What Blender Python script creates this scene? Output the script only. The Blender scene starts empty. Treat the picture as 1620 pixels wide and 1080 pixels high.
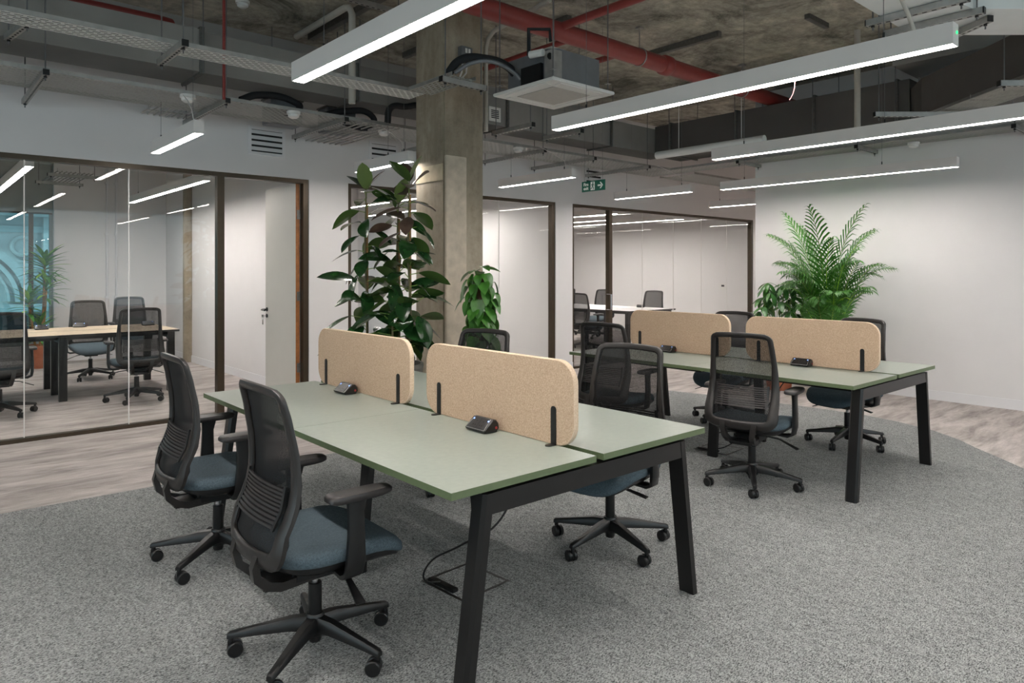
import bpy, bmesh, math, random
from math import sin, cos, pi, radians as R, sqrt
from mathutils import Vector, Matrix, Euler
SC = bpy.context.scene
COL = SC.collection

# ------------------------------------------------------------ camera, world, exposure
cam_d = bpy.data.cameras.new('camera'); cam = bpy.data.objects.new('camera', cam_d); COL.objects.link(cam)
cam_d.sensor_width = 36.0; cam_d.lens = 24.52
cam_d.shift_y = -(540 - 427.8) / 1620.0
cam_d.clip_start = 0.05; cam_d.clip_end = 200
cam.location = (0, 0, 1.46); cam.rotation_euler = (R(90), 0, R(48.77 - 90))
SC.camera = cam
w = bpy.data.worlds.new('world'); SC.world = w; w.use_nodes = True
wn = w.node_tree.nodes; wn['Background'].inputs[0].default_value = (0.80, 0.90, 0.95, 1); wn['Background'].inputs[1].default_value = 1.25
SC.view_settings.view_transform = 'Standard'; SC.view_settings.look = 'None'
SC.view_settings.gamma = 1.0; SC.view_settings.exposure = 0.0
SC.view_settings.use_curve_mapping = False
LAMP = 68.0            # strength of every pendant diffuser
SC.cycles.max_bounces = 8; SC.cycles.diffuse_bounces = 5; SC.cycles.transparent_max_bounces = 16
SC.cycles.use_denoising = True; SC.cycles.sample_clamp_indirect = 6.0

CEIL = 3.87; LAMPZ = 2.48; YW = 7.18; XR = 8.79

sun = bpy.data.lights.new('sun', 'SUN'); sun.energy = 2.2; sun.angle = R(4); sun.color = (1, .97, .92); so_ = bpy.data.objects.new('sun', sun); COL.objects.link(so_)
so_.rotation_euler = Vector((.62, .45, -.75)).to_track_quat('-Z', 'Y').to_euler()
def daylight(name, loc, rot, sx, sy, power, col):
    l = bpy.data.lights.new(name, 'AREA'); l.shape = 'RECTANGLE'; l.size = sx; l.size_y = sy; l.energy = power; l.color = col
    o = bpy.data.objects.new(name, l); COL.objects.link(o); o.location = loc; o.rotation_euler = rot
    return o
# daylight entering through the street windows behind and to the left of the photographer
daylight('window_daylight_rear', (3.0, -5.35, 1.75), (R(90), 0, 0), 11.0, 2.3, 90, (1.0, .98, .96))
daylight('window_daylight_side', (-5.35, 1.5, 1.75), (R(90), 0, R(-90)), 9.0, 2.3, 70, (1.0, .98, .96))

# ------------------------------------------------------------ materials
def lin(h):
    if isinstance(h, str):
        h = h.lstrip('#'); c = [int(h[i:i+2], 16) / 255 for i in (0, 2, 4)]
    else: c = h
    return tuple(((x + .055) / 1.055) ** 2.4 if x > .04045 else x / 12.92 for x in c) + (1,)
class NT:
    def __init__(s, name):
        s.m = bpy.data.materials.new(name); s.m.use_nodes = True; s.t = s.m.node_tree; s.n = s.t.nodes
        s.b = s.n['Principled BSDF']; s.out = s.n['Material Output']; s.co = None
    def coord(s, kind='Object', scale=(1, 1, 1), rot=(0, 0, 0)):
        tc = s.n.new('ShaderNodeTexCoord'); mp = s.n.new('ShaderNodeMapping')
        mp.inputs['Scale'].default_value = scale; mp.inputs['Rotation'].default_value = rot
        s.t.links.new(tc.outputs[kind], mp.inputs[0]); return mp.outputs[0]
    def noise(s, co, scale, detail=4, rough=.55, dist=0):
        n = s.n.new('ShaderNodeTexNoise'); n.inputs['Scale'].default_value = scale; n.inputs['Detail'].default_value = detail
        n.inputs['Roughness'].default_value = rough; n.inputs['Distortion'].default_value = dist
        s.t.links.new(co, n.inputs['Vector']); return n.outputs['Fac']
    def ramp(s, fac, stops):
        r = s.n.new('ShaderNodeValToRGB'); e = r.color_ramp.elements
        while len(e) < len(stops): e.new(.5)
        for i, (p, c) in enumerate(stops): e[i].position = p; e[i].color = c if len(c) == 4 else tuple(c) + (1,)
        s.t.links.new(fac, r.inputs[0]); return r.outputs[0]
    def mix(s, fac, a, b, mode='MIX'):
        m = s.n.new('ShaderNodeMix'); m.data_type = 'RGBA'; m.blend_type = mode
        for i, v in ((0, fac), (6, a), (7, b)):
            if isinstance(v, bpy.types.NodeSocket): s.t.links.new(v, m.inputs[i])
            else: m.inputs[i].default_value = v
        return m.outputs[2]
    def bump(s, h, strength=.2, dist=.01):
        b = s.n.new('ShaderNodeBump'); b.inputs['Strength'].default_value = strength; b.inputs['Distance'].default_value = dist
        s.t.links.new(h, b.inputs['Height']); s.t.links.new(b.outputs[0], s.b.inputs['Normal'])
    def base(s, c, rough=.5, metal=0, spec=None):
        if isinstance(c, bpy.types.NodeSocket): s.t.links.new(c, s.b.inputs['Base Color'])
        else: s.b.inputs['Base Color'].default_value = c
        s.b.inputs['Roughness'].default_value = rough; s.b.inputs['Metallic'].default_value = metal
        if spec is not None: s.b.inputs['Specular IOR Level'].default_value = spec
        return s.m
def plain(name, col, rough=.5, metal=0, vary=.06, scale=30, spec=None, bump=0):
    """one colour with a little procedural unevenness"""
    s = NT(name); c = lin(col); n = s.noise(s.coord(), scale, 3)
    a = tuple(min(1, x * (1 - vary)) for x in c[:3]) + (1,); b = tuple(min(1, x * (1 + vary)) for x in c[:3]) + (1,)
    s.base(s.ramp(n, [(.3, a), (.7, b)]), rough, metal, spec)
    if bump: s.bump(n, bump, .002)
    return s.m
def emit(name, col, strength):
    s = NT(name); s.b.inputs['Base Color'].default_value = lin(col)
    s.b.inputs['Emission Color'].default_value = lin(col); s.b.inputs['Emission Strength'].default_value = strength
    return s.m
M = {}
M['wall'] = plain('white_wall_paint', '#e4e1e1', .85, 0, .015, 3)
M['skirting'] = plain('white_gloss_paint', '#e6e4e6', .45, 0, .01, 3)
M['pendant'] = plain('white_powder_coat', '#e2dcd9', .5, 0, .01, 5)
M['diffuser'] = emit('lit_opal_diffuser', (1, .972, .948), LAMP)
M['led'] = emit('green_indicator_led', (.1, 1, .45), 3)
M['blue_led'] = emit('blue_socket_led', (.55, .68, 1), 2.2)
M['bronze'] = plain('dark_bronze_frame', '#4a4034', .38, .55, .05, 20)
M['black_metal'] = plain('black_powder_coated_steel', '#141313', .34, .1, .05, 40)
M['plastic'] = plain('dark_grey_plastic', '#252221', .36, 0, .05, 60)
M['plastic2'] = plain('black_plastic', '#121213', .36, 0, .06, 60)
M['armtop'] = plain('soft_grey_black_plastic', '#2c2929', .42, 0, .06, 60)
M['chrome'] = plain('chrome', '#d8d8dc', .15, 1, .02)
M['galv'] = plain('galvanised_steel', '#abaaa7', .42, .75, .14, 14)
M['galv_white'] = plain('pale_galvanised_duct_steel', '#eef0ef', .5, .05, .04, 3)
M['strut'] = plain('galvanised_channel', '#757471', .45, .7, .15, 40)
M['duct'] = plain('grey_galvanised_duct', '#8b8986', .55, .3, .10, 2.5)
M['duct_dark'] = plain('dark_grey_duct', '#5c5957', .6, .25, .08, 2.5)
M['insul'] = plain('black_foam_pipe_lagging', '#17191d', .75, 0, .1, 30)
M['red'] = plain('red_sprinkler_pipe_paint', '#8c3a36', .45, 0, .08, 12)
M['conduit'] = plain('off_white_conduit', '#b9b4ab', .5, 0, .05, 10)
M['white_plastic'] = plain('white_plastic', '#e4e2df', .4, 0, .02, 10)
M['grey_panel'] = plain('grey_sheet_metal', '#77797d', .45, .4, .08, 9)
M['timber'] = plain('oak_door_lipping', '#9a6234', .55, 0, .18, 25)
M['door'] = plain('pale_grey_door_paint', '#c9c7c0', .5, 0, .015, 4)
M['terracotta'] = plain('terracotta_planter', '#a8664a', .7, 0, .1, 12)
M['planter'] = plain('matt_grey_planter', '#77736d', .7, 0, .1, 12)
M['soil'] = plain('bark_soil', '#5a4434', .95, 0, .4, 60, bump=.8)
M['cane'] = plain('bamboo_cane', '#8a6536', .6, 0, .15, 30)
M['stem'] = plain('green_stem', '#6f8a3c', .55, 0, .15, 30)
M['bark'] = plain('greenish_brown_bark', '#5f5a38', .6, 0, .2, 30)
M['blind'] = plain('grey_roller_blind', '#8f9694', .85, 0, .03, 8)
M['stone'] = plain('pale_facade_stone', '#a3abaa', .85, 0, .16, 2.0, bump=.3)
M['dark_glass'] = plain('dark_window_glass', '#26363e', .1, 0, .1, 1)
M['green_sign'] = plain('green_sign_enamel', '#0f6a55', .4, 0, .02)
M['louvre_dark'] = plain('dark_louvre_void', '#1b1b1b', .8)
M['soft_red'] = plain('red_plastic', '#a03030', .4)
M['wire'] = plain('steel_wire', '#7c7c7e', .4, .7)
M['ceil_dark'] = plain('painted_downstand_grey', '#a3a09c', .85, 0, .05, 3)

def m_concrete(name, base, dark, light, sc=1.0, board=False):
    s = NT(name); co = s.coord('Object'); n1 = s.noise(co, 1.3 * sc, 9, .75, .8); n2 = s.noise(co, 9 * sc, 8, .8, .3); n3 = s.noise(s.coord('Object', (1, 5, 1)), 2.4 * sc, 5, .6)
    c = s.ramp(n1, [(.36, lin(dark)), (.49, lin(base)), (.64, lin(light))])
    c2 = s.ramp(n2, [(.35, (.45, .44, .42, 1)), (.62, (1, 1, 1, 1))])
    c = s.mix(.75, c, c2, 'MULTIPLY')
    c3 = s.ramp(n3, [(.3, (.6, .58, .54, 1)), (.6, (1, 1, 1, 1))])
    c = s.mix(.6, c, c3, 'MULTIPLY')
    s.base(c, .85); s.bump(n2, .35, .01); return s.m
M['ceiling'] = m_concrete('raw_concrete_soffit', '#b0aca0', '#66635a', '#d6d0c0')
def m_column():
    s = NT('raw_concrete_column'); co = s.coord('Object', (1, 1, .35)); n1 = s.noise(co, 2.6, 8, .62, .4); n2 = s.noise(s.coord('Object'), 14, 6, .7); n3 = s.noise(s.coord('Object', (9, 9, .6)), 1.5, 3)
    c = s.ramp(n1, [(.28, lin('#857b6c')), (.5, lin('#a09482')), (.72, lin('#b9ae9c'))])
    c = s.mix(.5, c, s.ramp(n2, [(.3, (.6, .58, .55, 1)), (.55, (1, 1, 1, 1))]), 'MULTIPLY')
    c = s.mix(.35, c, s.ramp(n3, [(.35, (.7, .68, .66, 1)), (.6, (1, 1, 1, 1))]), 'MULTIPLY')
    s.base(c, .85); s.bump(n2, .3, .004); return s.m
M['column'] = m_column()
M['plaster'] = plain('whitish_patched_plaster', '#c2b5a4', .85, 0, .16, 9, bump=.3)
M['plaster2'] = plain('cream_patched_plaster', '#b3a68c', .85, 0, .14, 9, bump=.3)

def m_carpet():
    s = NT('grey_loop_carpet'); co = s.coord('Object'); f = s.noise(s.coord('Object', (1, 2.2, 1), (0, 0, R(35))), 115, 2, .7); g = s.noise(s.coord('Object', (1.0, .35, 1)), 60, 3, .7); b = s.noise(co, 1.1, 2)
    c = s.ramp(f, [(.36, lin('#434545')), (.47, lin('#8d8f8f')), (.66, lin('#b8bab9'))])
    c = s.mix(.45, c, s.ramp(g, [(.36, (.45, .46, .46, 1)), (.58, (1, 1, 1, 1))]), 'MULTIPLY')
    c = s.mix(.35, c, s.ramp(b, [(.35, (.85, .85, .85, 1)), (.65, (1, 1, 1, 1))]), 'MULTIPLY')
    s.base(c, .95, 0, .1); s.bump(f, .5, .006); return s.m
M['carpet'] = m_carpet()
def m_floor():
    s = NT('taupe_marbled_carpet'); r = (0, 0, R(41)); n = s.noise(s.coord('Object', (1, 4.5, 1), r), 1.5, 6, .66, .5); n2 = s.noise(s.coord('Object', (1, 6, 1), r), 6, 5, .7, .2); n3 = s.noise(s.coord('Object'), 120, 2, .8); n4 = s.noise(s.coord('Object'), .8, 2)
    c = s.ramp(n, [(.3, lin('#918a87')), (.46, lin('#b0a8a4')), (.66, lin('#cbc3c0'))])
    c = s.mix(.55, c, s.ramp(n2, [(.3, (.66, .66, .66, 1)), (.58, (1, 1, 1, 1))]), 'MULTIPLY')
    c = s.mix(.25, c, s.ramp(n3, [(.35, (.6, .6, .6, 1)), (.6, (1, 1, 1, 1))]), 'MULTIPLY')
    s.base(c, .92, 0, .15); s.bump(n3, .3, .003); return s.m
M['floor'] = m_floor()
def m_green():
    s = NT('sage_green_laminate'); n = s.noise(s.coord('Object'), 40, 3)
    s.base(s.ramp(n, [(.3, lin('#959d95')), (.7, lin('#9ba39a'))]), .33, 0, .45); return s.m
M['sage'] = m_green()
M['sage_edge'] = plain('olive_green_edge', '#5c6a4b', .5, 0, .05, 50)
def m_felt(name, a, b, c_):
    s = NT(name); co = s.coord('Object'); n = s.noise(co, 170, 3, .8); n2 = s.noise(s.coord('Object', (1, 1, 3)), 60, 3, .7)
    c = s.ramp(n, [(.33, lin(a)), (.5, lin(b)), (.66, lin(c_))]); c = s.mix(.35, c, s.ramp(n2, [(.35, (.75, .72, .7, 1)), (.6, (1, 1, 1, 1))]), 'MULTIPLY')
    s.base(c, .95, 0, .1); s.bump(n, .3, .002); return s.m
M['felt'] = m_felt('beige_felt', '#b29880', '#c5ab92', '#d3bba4')
M['felt_edge'] = m_felt('pale_felt_edge', '#cbb299', '#d9c2a9', '#e2cdb6')
M['seat'] = m_felt('blue_grey_seat_fabric', '#48545b', '#536068', '#5e6c75')
def m_oak():
    s = NT('pale_oak_laminate'); n = s.noise(s.coord('Object', (1, 14, 1)), 3, 5, .6, .4)
    s.base(s.ramp(n, [(.3, lin('#b3a28c')), (.6, lin('#c9b9a2'))]), .45); return s.m
M['oak'] = m_oak()
def m_mesh():
    s = NT('black_chair_netting'); s.base(lin('#101113'), .7, 0, .3)
    co = s.coord('Object'); wv = s.noise(co, 420, 1, .5)
    tr = s.n.new('ShaderNodeBsdfTransparent'); mx = s.n.new('ShaderNodeMixShader')
    f = s.ramp(wv, [(.42, (.62, .62, .62, 1)), (.58, (.90, .90, .90, 1))])
    lw = s.n.new('ShaderNodeLayerWeight'); lw.inputs[0].default_value = .5; pw_ = s.n.new('ShaderNodeMath'); pw_.operation = 'POWER'; pw_.inputs[1].default_value = 1.6; s.t.links.new(lw.outputs['Facing'], pw_.inputs[0])
    sc_ = s.n.new('ShaderNodeMath'); sc_.operation = 'MULTIPLY'; sc_.inputs[1].default_value = 1.6; sc_.use_clamp = True; s.t.links.new(pw_.outputs[0], sc_.inputs[0])
    f = s.mix(sc_.outputs[0], f, (1, 1, 1, 1))   # threads close up when the net is seen at a slant
    s.t.links.new(f, mx.inputs[0]); s.t.links.new(tr.outputs[0], mx.inputs[1]); s.t.links.new(s.b.outputs[0], mx.inputs[2]); s.t.links.new(mx.outputs[0], s.out.inputs[0]); return s.m
M['net'] = m_mesh()
def m_glass(name, tint, k=1.0):
    s = NT(name); tr = s.n.new('ShaderNodeBsdfTransparent'); tr.inputs[0].default_value = tint
    gl = s.n.new('ShaderNodeBsdfGlossy'); gl.inputs['Roughness'].default_value = .0; gl.inputs[0].default_value = (1, 1, 1, 1)
    fr = s.n.new('ShaderNodeFresnel'); fr.inputs[0].default_value = 1.45; mu = s.n.new('ShaderNodeMath'); mu.operation = 'MULTIPLY'; mu.inputs[1].default_value = k
    mx = s.n.new('ShaderNodeMixShader'); ge = s.n.new('ShaderNodeNewGeometry'); inv = s.n.new('ShaderNodeMath'); inv.operation = 'SUBTRACT'; inv.inputs[0].default_value = 1.0; s.t.links.new(ge.outputs['Backfacing'], inv.inputs[1])
    m2 = s.n.new('ShaderNodeMath'); m2.operation = 'MULTIPLY'; s.t.links.new(fr.outputs[0], mu.inputs[0]); s.t.links.new(mu.outputs[0], m2.inputs[0]); s.t.links.new(inv.outputs[0], m2.inputs[1]); s.t.links.new(m2.outputs[0], mx.inputs[0])
    s.t.links.new(tr.outputs[0], mx.inputs[1]); s.t.links.new(gl.outputs[0], mx.inputs[2]); s.t.links.new(mx.outputs[0], s.out.inputs[0]); return s.m
M['glass'] = m_glass('partition_glass', (.985, .995, .99, 1), 1.0)
M['window_glass'] = m_glass('tinted_window_glass', (.62, .86, .92, 1))
def m_perf(name, bw, bh, mort, col='#b4b8b6', rot=0):
    s = NT(name); s.base(lin(col), .5, .2)
    b = s.n.new('ShaderNodeTexBrick'); b.inputs['Scale'].default_value = 1; b.inputs['Brick Width'].default_value = bw; b.inputs['Row Height'].default_value = bh
    b.inputs['Mortar Size'].default_value = mort; b.inputs['Mortar Smooth'].default_value = 0; b.offset = .5
    s.t.links.new(s.coord('Object', (1, 1, 1), (0, 0, rot)), b.inputs['Vector'])
    tr = s.n.new('ShaderNodeBsdfTransparent'); mx = s.n.new('ShaderNodeMixShader')
    s.t.links.new(b.outputs['Fac'], mx.inputs[0]); s.t.links.new(tr.outputs[0], mx.inputs[1]); s.t.links.new(s.b.outputs[0], mx.inputs[2]); s.t.links.new(mx.outputs[0], s.out.inputs[0]); return s.m
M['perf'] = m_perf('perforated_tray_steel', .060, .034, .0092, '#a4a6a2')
M['perf_lit'] = m_perf('lit_perforated_tray_steel', .060, .034, .0088, '#e0e2de')  # same tray steel, paler: light of the nearby lamp put into its colour
M['perf_y'] = m_perf('perforated_tray_steel_turned', .060, .034, .0092, '#a4a6a2', R(90))
def m_leaf(name, a, b, gloss=.25, under=None):
    s = NT(name); n = s.noise(s.coord('Object'), 9, 3)
    c = s.ramp(n, [(.3, lin(a)), (.7, lin(b))])
    if under:
        g = s.n.new('ShaderNodeNewGeometry'); c = s.mix(g.outputs['Backfacing'], c, lin(under))
    s.base(c, gloss, 0, .5); return s.m
M['ficus'] = m_leaf('glossy_dark_ficus_leaf', '#0f2a15', '#21451f', .22, '#47602f')
M['ficus_new'] = m_leaf('bright_new_ficus_leaf', '#33551d', '#4d7028', .3, '#5a6d38')
M['ficus_red'] = m_leaf('reddish_ficus_leaf', '#3a2a26', '#54443a', .3, '#5f5046')
M['pothos'] = m_leaf('fresh_green_climber_leaf', '#28561c', '#447a2a', .35, '#55813c')
M['palm'] = m_leaf('palm_frond_green', '#2a5f1a', '#478427', .4)
M['palm_light'] = m_leaf('palm_frond_yellow_green', '#74a828', '#9cc838', .45)
M['money'] = m_leaf('broad_plant_leaf', '#2a5a26', '#3f7433', .35)
M['drac'] = m_leaf('striped_dracaena_leaf', '#2c6424', '#5c9a3a', .4)

# ------------------------------------------------------------ mesh helpers
def mesh(name, V, F, mat, smooth=False, mats=None, fm=None):
    me = bpy.data.meshes.new(name); me.from_pydata([tuple(v) for v in V], [], F); me.update()
    for mm in (mats or [mat]): me.materials.append(mm)
    if fm: me.polygons.foreach_set('material_index', fm)
    if smooth: me.polygons.foreach_set('use_smooth', [True] * len(me.polygons))
    return me
def auto(o, ang=40):
    me = o.data if hasattr(o, 'data') else o
    try: me.set_sharp_from_angle(angle=R(ang)); me.polygons.foreach_set('use_smooth', [True] * len(me.polygons))
    except Exception: pass
def link(name, me, parent=None, loc=None, rot=None):
    o = bpy.data.objects.new(name, me); COL.objects.link(o)
    if parent: o.parent = parent
    if loc is not None: o.location = loc
    if rot is not None: o.rotation_euler = rot
    return o
class MB:
    def __init__(s): s.V = []; s.F = []; s.I = []
    def add(s, V, F, mi=0):
        k = len(s.V); s.V += [Vector(v) for v in V]; s.F += [tuple(i + k for i in f) for f in F]; s.I += [mi] * len(F); return s
    def box(s, x0, x1, y0, y1, z0, z1, mi=0, bev=0):
        if bev:
            bm = bmesh.new(); bmesh.ops.create_cube(bm, size=1); 
            for v in bm.verts: v.co = Vector(((x0 + x1) / 2 + v.co.x * (x1 - x0), (y0 + y1) / 2 + v.co.y * (y1 - y0), (z0 + z1) / 2 + v.co.z * (z1 - z0)))
            bmesh.ops.bevel(bm, geom=bm.edges[:], offset=bev, segments=2, affect='EDGES'); bm.verts.index_update()
            s.add([v.co.copy() for v in bm.verts], [[v.index for v in f.verts] for f in bm.faces], mi); bm.free(); return s
        V = [(x, y, z) for z in (z0, z1) for y in (y0, y1) for x in (x0, x1)]
        return s.add(V, [(0, 2, 3, 1), (4, 5, 7, 6), (0, 1, 5, 4), (2, 6, 7, 3), (0, 4, 6, 2), (1, 3, 7, 5)], mi)
    def tube(s, pts, r, n=10, mi=0, caps=True):
        pts = [Vector(p) for p in pts]; rr = r if isinstance(r, (list, tuple)) else [r] * len(pts)
        rings = []; up = None
        for i, p in enumerate(pts):
            d = ((pts[min(i + 1, len(pts) - 1)] - pts[max(i - 1, 0)])).normalized()
            if up is None: up = Vector((0, 0, 1)) if abs(d.z) < .9 else Vector((1, 0, 0))
            a = d.cross(up).normalized(); b = a.cross(d).normalized(); up = b
            rings.append([p + (a * cos(2 * pi * k / n) + b * sin(2 * pi * k / n)) * rr[i] for k in range(n)])
        V = [v for q in rings for v in q]; F = []
        for i in range(len(pts) - 1):
            for k in range(n):
                F.append((i * n + k, i * n + (k + 1) % n, (i + 1) * n + (k + 1) % n, (i + 1) * n + k))
        if caps: F.append(tuple(range(n))[::-1]); F.append(tuple((len(pts) - 1) * n + k for k in range(n)))
        return s.add(V, F, mi)
    def beam(s, a, b, wa, ha, wb=None, hb=None, side=None, mi=0):
        """tapered rectangular beam between a and b; w along the horizontal normal, h along the other"""
        a = Vector(a); b = Vector(b); d = (b - a).normalized(); wb = wb or wa; hb = hb or ha
        sd = Vector(side).normalized() if side else d.cross(Vector((0, 0, 1))).normalized(); u = sd.cross(d).normalized()
        V = []
        for p, w_, h_ in ((a, wa, ha), (b, wb, hb)):
            V += [p + sd * w_ / 2 * i + u * h_ / 2 * j for i, j in ((-1, -1), (1, -1), (1, 1), (-1, 1))]
        return s.add(V, [(0, 1, 2, 3), (7, 6, 5, 4), (0, 4, 5, 1), (1, 5, 6, 2), (2, 6, 7, 3), (3, 7, 4, 0)], mi)
    def prism(s, pts, z0, z1, mi=0):
        n = len(pts); V = [(p[0], p[1], z0) for p in pts] + [(p[0], p[1], z1) for p in pts]
        return s.add(V, [tuple(range(n))[::-1], tuple(range(n, 2 * n))] + [(i, (i + 1) % n, n + (i + 1) % n, n + i) for i in range(n)], mi)
    def xf(s, mat):
        s.V = [mat @ v for v in s.V]; return s
    def mesh(s, name, mats, smooth=None):
        if not isinstance(mats, (list, tuple)): mats = [mats]
        bm = bmesh.new(); vs = [bm.verts.new(v) for v in s.V]
        for f, i in zip(s.F, s.I):
            try: fc = bm.faces.new([vs[k] for k in f]); fc.material_index = i
            except ValueError: pass
        bmesh.ops.recalc_face_normals(bm, faces=bm.faces); me = bpy.data.meshes.new(name); bm.to_mesh(me); bm.free()
        for m_ in mats: me.materials.append(m_)
        if smooth: auto(me, smooth)
        return me
    def obj(s, name, mats, parent=None, smooth=None, loc=None, rot=None):
        return link(name, s.mesh(name, mats, smooth), parent, loc, rot)
def thing(name, label, cat, loc=(0, 0, 0), rz=0, group=None):
    o = bpy.data.objects.new(name, None); COL.objects.link(o); o.location = loc; o.rotation_euler = (0, 0, rz); o.empty_display_size = .1
    return tag(o, label, cat, group)
def tag(o, label, cat, group=None):
    o['label'] = label; o['category'] = cat
    if group: o['group'] = group
    return o
def struct(o): o['kind'] = 'structure'; return o
def copy_tree(o, parent=None):
    c = o.copy(); COL.objects.link(c); c.parent = parent
    for ch in o.children: copy_tree(ch, c)
    return c
def sbox(name, x0, x1, y0, y1, z0, z1, mat, parent=None, kind=True, bev=0):
    cx, cy, cz = (x0 + x1) / 2, (y0 + y1) / 2, z0
    o = MB().box(x0 - cx, x1 - cx, y0 - cy, y1 - cy, 0, z1 - z0, bev=bev).obj(name, mat, parent, loc=(cx, cy, cz))
    if kind and not parent: struct(o)
    return o
def pbox(name, x0, x1, y0, y1, z0, z1, mat, parent, bev=0):
    return MB().box(x0, x1, y0, y1, z0, z1, bev=bev).obj(name, mat, parent)

# ------------------------------------------------------------ the room shell
YB = 13.2                                   # far (street) wall of the meeting rooms
X0, X1, Y0 = -5.5, 15.0, -5.5
struct(MB().box(X0, X1, Y0, YB + .3, -.12, 0).obj('floor', M['floor']))
# grey carpet laid over the taupe one, with a curved right-hand end
edge = [(7.0, 5.12), (7.12, 4.6), (7.22, 4.0), (7.29, 3.4), (7.30, 2.95), (7.22, 2.6), (7.06, 2.24), (6.85, 1.98), (6.64, 1.8), (6.42, 1.58), (6.21, 1.38), (5.95, 1.15), (5.6, .86), (5.1, .45), (4.5, -.1), (3.6, -1.0), (2.4, -2.4), (1.0, -4.4), (.6, -5.45), (-5.45, -5.45), (-5.45, 5.15), (.45, 5.15), (1.31, 5.13), (1.62, 5.12)]
struct(MB().prism(edge, .0005, .006).obj('trim_1', M['carpet']))
struct(MB().box(X0, X1, Y0, YB + .3, CEIL, CEIL + .25).obj('ceiling', M['ceiling']))
def wallmb(boxes, name, mat='wall'):
    m = MB()
    for b in boxes: m.box(*b)
    return struct(m.obj(name, M[mat]))
T = .12; HZ = 2.45
wallmb([(X0, 0.0 - 2.9, YW, YW + T, 0, CEIL), (-2.9, X1, YW, YW + T, HZ, CEIL), (3.35, 3.82, YW, YW + T, 0, HZ),
        (7.135, 7.485, YW, YW + T, 0, HZ), (12.6, X1, YW, YW + T, 0, HZ)], 'wall_partition')
wallmb([(XR, XR + .15, Y0, 4.98, 0, CEIL)], 'wall_right')
# street wall with windows
wallmb([(X0, -2.2, YB, YB + .3, 0, CEIL), (1.84, 5.2, YB, YB + .3, 0, CEIL), (7.0, X1, YB, YB + .3, 0, CEIL), (-2.2, 1.84, YB, YB + .3, 3.2, CEIL), (5.2, 7.0, YB, YB + .3, 3.2, CEIL), (-2.2, 1.84, YB, YB + .3, 0, .28), (5.2, 7.0, YB, YB + .3, 0, .28)], 'wall_street')
wallmb([(3.5, 3.62, YW + T, YB, 0, CEIL)], 'wall_meeting_room')
wallmb([(7.25, 7.37, YW + T, YB, 0, CEIL)], 'wall_middle_room')
wallmb([(13.2, 13.32, YW + T, YB, 0, CEIL)], 'wall_far_room')
wallmb([(X1 - .1, X1, Y0, YB, 0, CEIL)], 'wall_corridor')
# walls behind and left of the photographer, with long windows
wallmb([(X0, X1, Y0 - .2, Y0, 0, .55), (X0, X1, Y0 - .2, Y0, 2.95, CEIL), (X0, -2.6, Y0 - .2, Y0, .55, 2.95), (8.6, X1, Y0 - .2, Y0, .55, 2.95)], 'wall_rear')
wallmb([(X0 - .2, X0, Y0, YB, 0, .55), (X0 - .2, X0, Y0, YB, 2.95, CEIL), (X0 - .2, X0, Y0, -3.1, .55, 2.95), (X0 - .2, X0, 6.1, YB, .55, 2.95)], 'wall_left')
sbox('window_4', -2.6, 8.6, Y0 - .12, Y0 - .1, .55, 2.95, M['window_glass'])
sbox('window_5', X0 - .12, X0 - .1, -3.1, 6.1, .55, 2.95, M['window_glass'])
# skirting
def skirt(name, x0, x1, y0, y1):
    struct(MB().box(x0, x1, y0, y1, 0, .1).box(x0 + (0 if x1 - x0 > .1 else .002), x1, y0 + (0 if y1 - y0 > .1 else .002), y1, .1, .106).obj(name, M['skirting']))
skirt('baseboard_right', XR - .015, XR, Y0, 4.98)
skirt('baseboard_meeting_room', 3.485, 3.5, YW + T + .9, YB)
skirt('baseboard_street', 1.84, 3.485, YB - .015, YB)
skirt('baseboard_partition', 3.36, 3.82, YW - .015, YW)
skirt('baseboard_partition', 7.14, 7.48, YW - .015, YW)
skirt('baseboard_middle_room', 7.235, 7.25, YW + T, YB)
skirt('baseboard_far_room', 13.185, 13.2, YW + T, YB)
# downstands at the ceiling
struct(MB().box(7.9, XR, Y0, 2.9, 3.62, CEIL).obj('trim_2', M['ceil_dark']))
struct(MB().box(-3, 8.0, YW - .14, YW, 3.60, CEIL).obj('trim_3', M['ceil_dark']))

# street windows of the meeting rooms
def street_window(name, x0, x1, mulls, blind_z):
    m = MB(); m.box(x0, x1, YB + .1, YB + .16, 3.12, 3.2).box(x0, x1, YB + .1, YB + .16, .28, .36).box(x0, x0 + .05, YB + .1, YB + .16, .36, 3.12).box(x1 - .05, x1, YB + .1, YB + .16, .36, 3.12)
    fr = struct(m.obj(name, M['blind']))
    for q in mulls: pbox('mullion', q - .03, q + .03, YB + .1, YB + .17, .36, 3.12, M['bronze'], fr)
    pbox('pane', x0 + .05, x1 - .05, YB + .12, YB + .135, .36, 3.12, M['window_glass'], fr)
    pbox('sill', x0, x1, YB - .02, YB + .1, .255, .28, M['skirting'], fr)
    return fr
street_window('window_1', -2.2, 1.84, (-.9, .4, 1.55), 2.38)
street_window('window_2', 5.2, 7.0, (6.1, 6.75), 2.38)
for x0, x1, lab in ((-2.18, 1.82, 'grey roller blind half lowered over the meeting room street window'), (5.22, 6.98, 'grey roller blind half lowered over the window behind the rubber plant')):
    b = thing('roller_blind', lab, 'blind', ((x0 + x1) / 2, YB + .05, 2.38)); h = (x1 - x0) / 2
    pbox('blind_fabric', -h, h, -.004, .004, 0, .78, M['blind'], b)
    MB().tube([(-h, 0, -.012), (h, 0, -.012)], .014, 8).obj('bottom_bar', M['bronze'], b)
    MB().tube([(-h, 0, .80), (h, 0, .80)], .035, 12).obj('roller', M['blind'], b)

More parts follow.
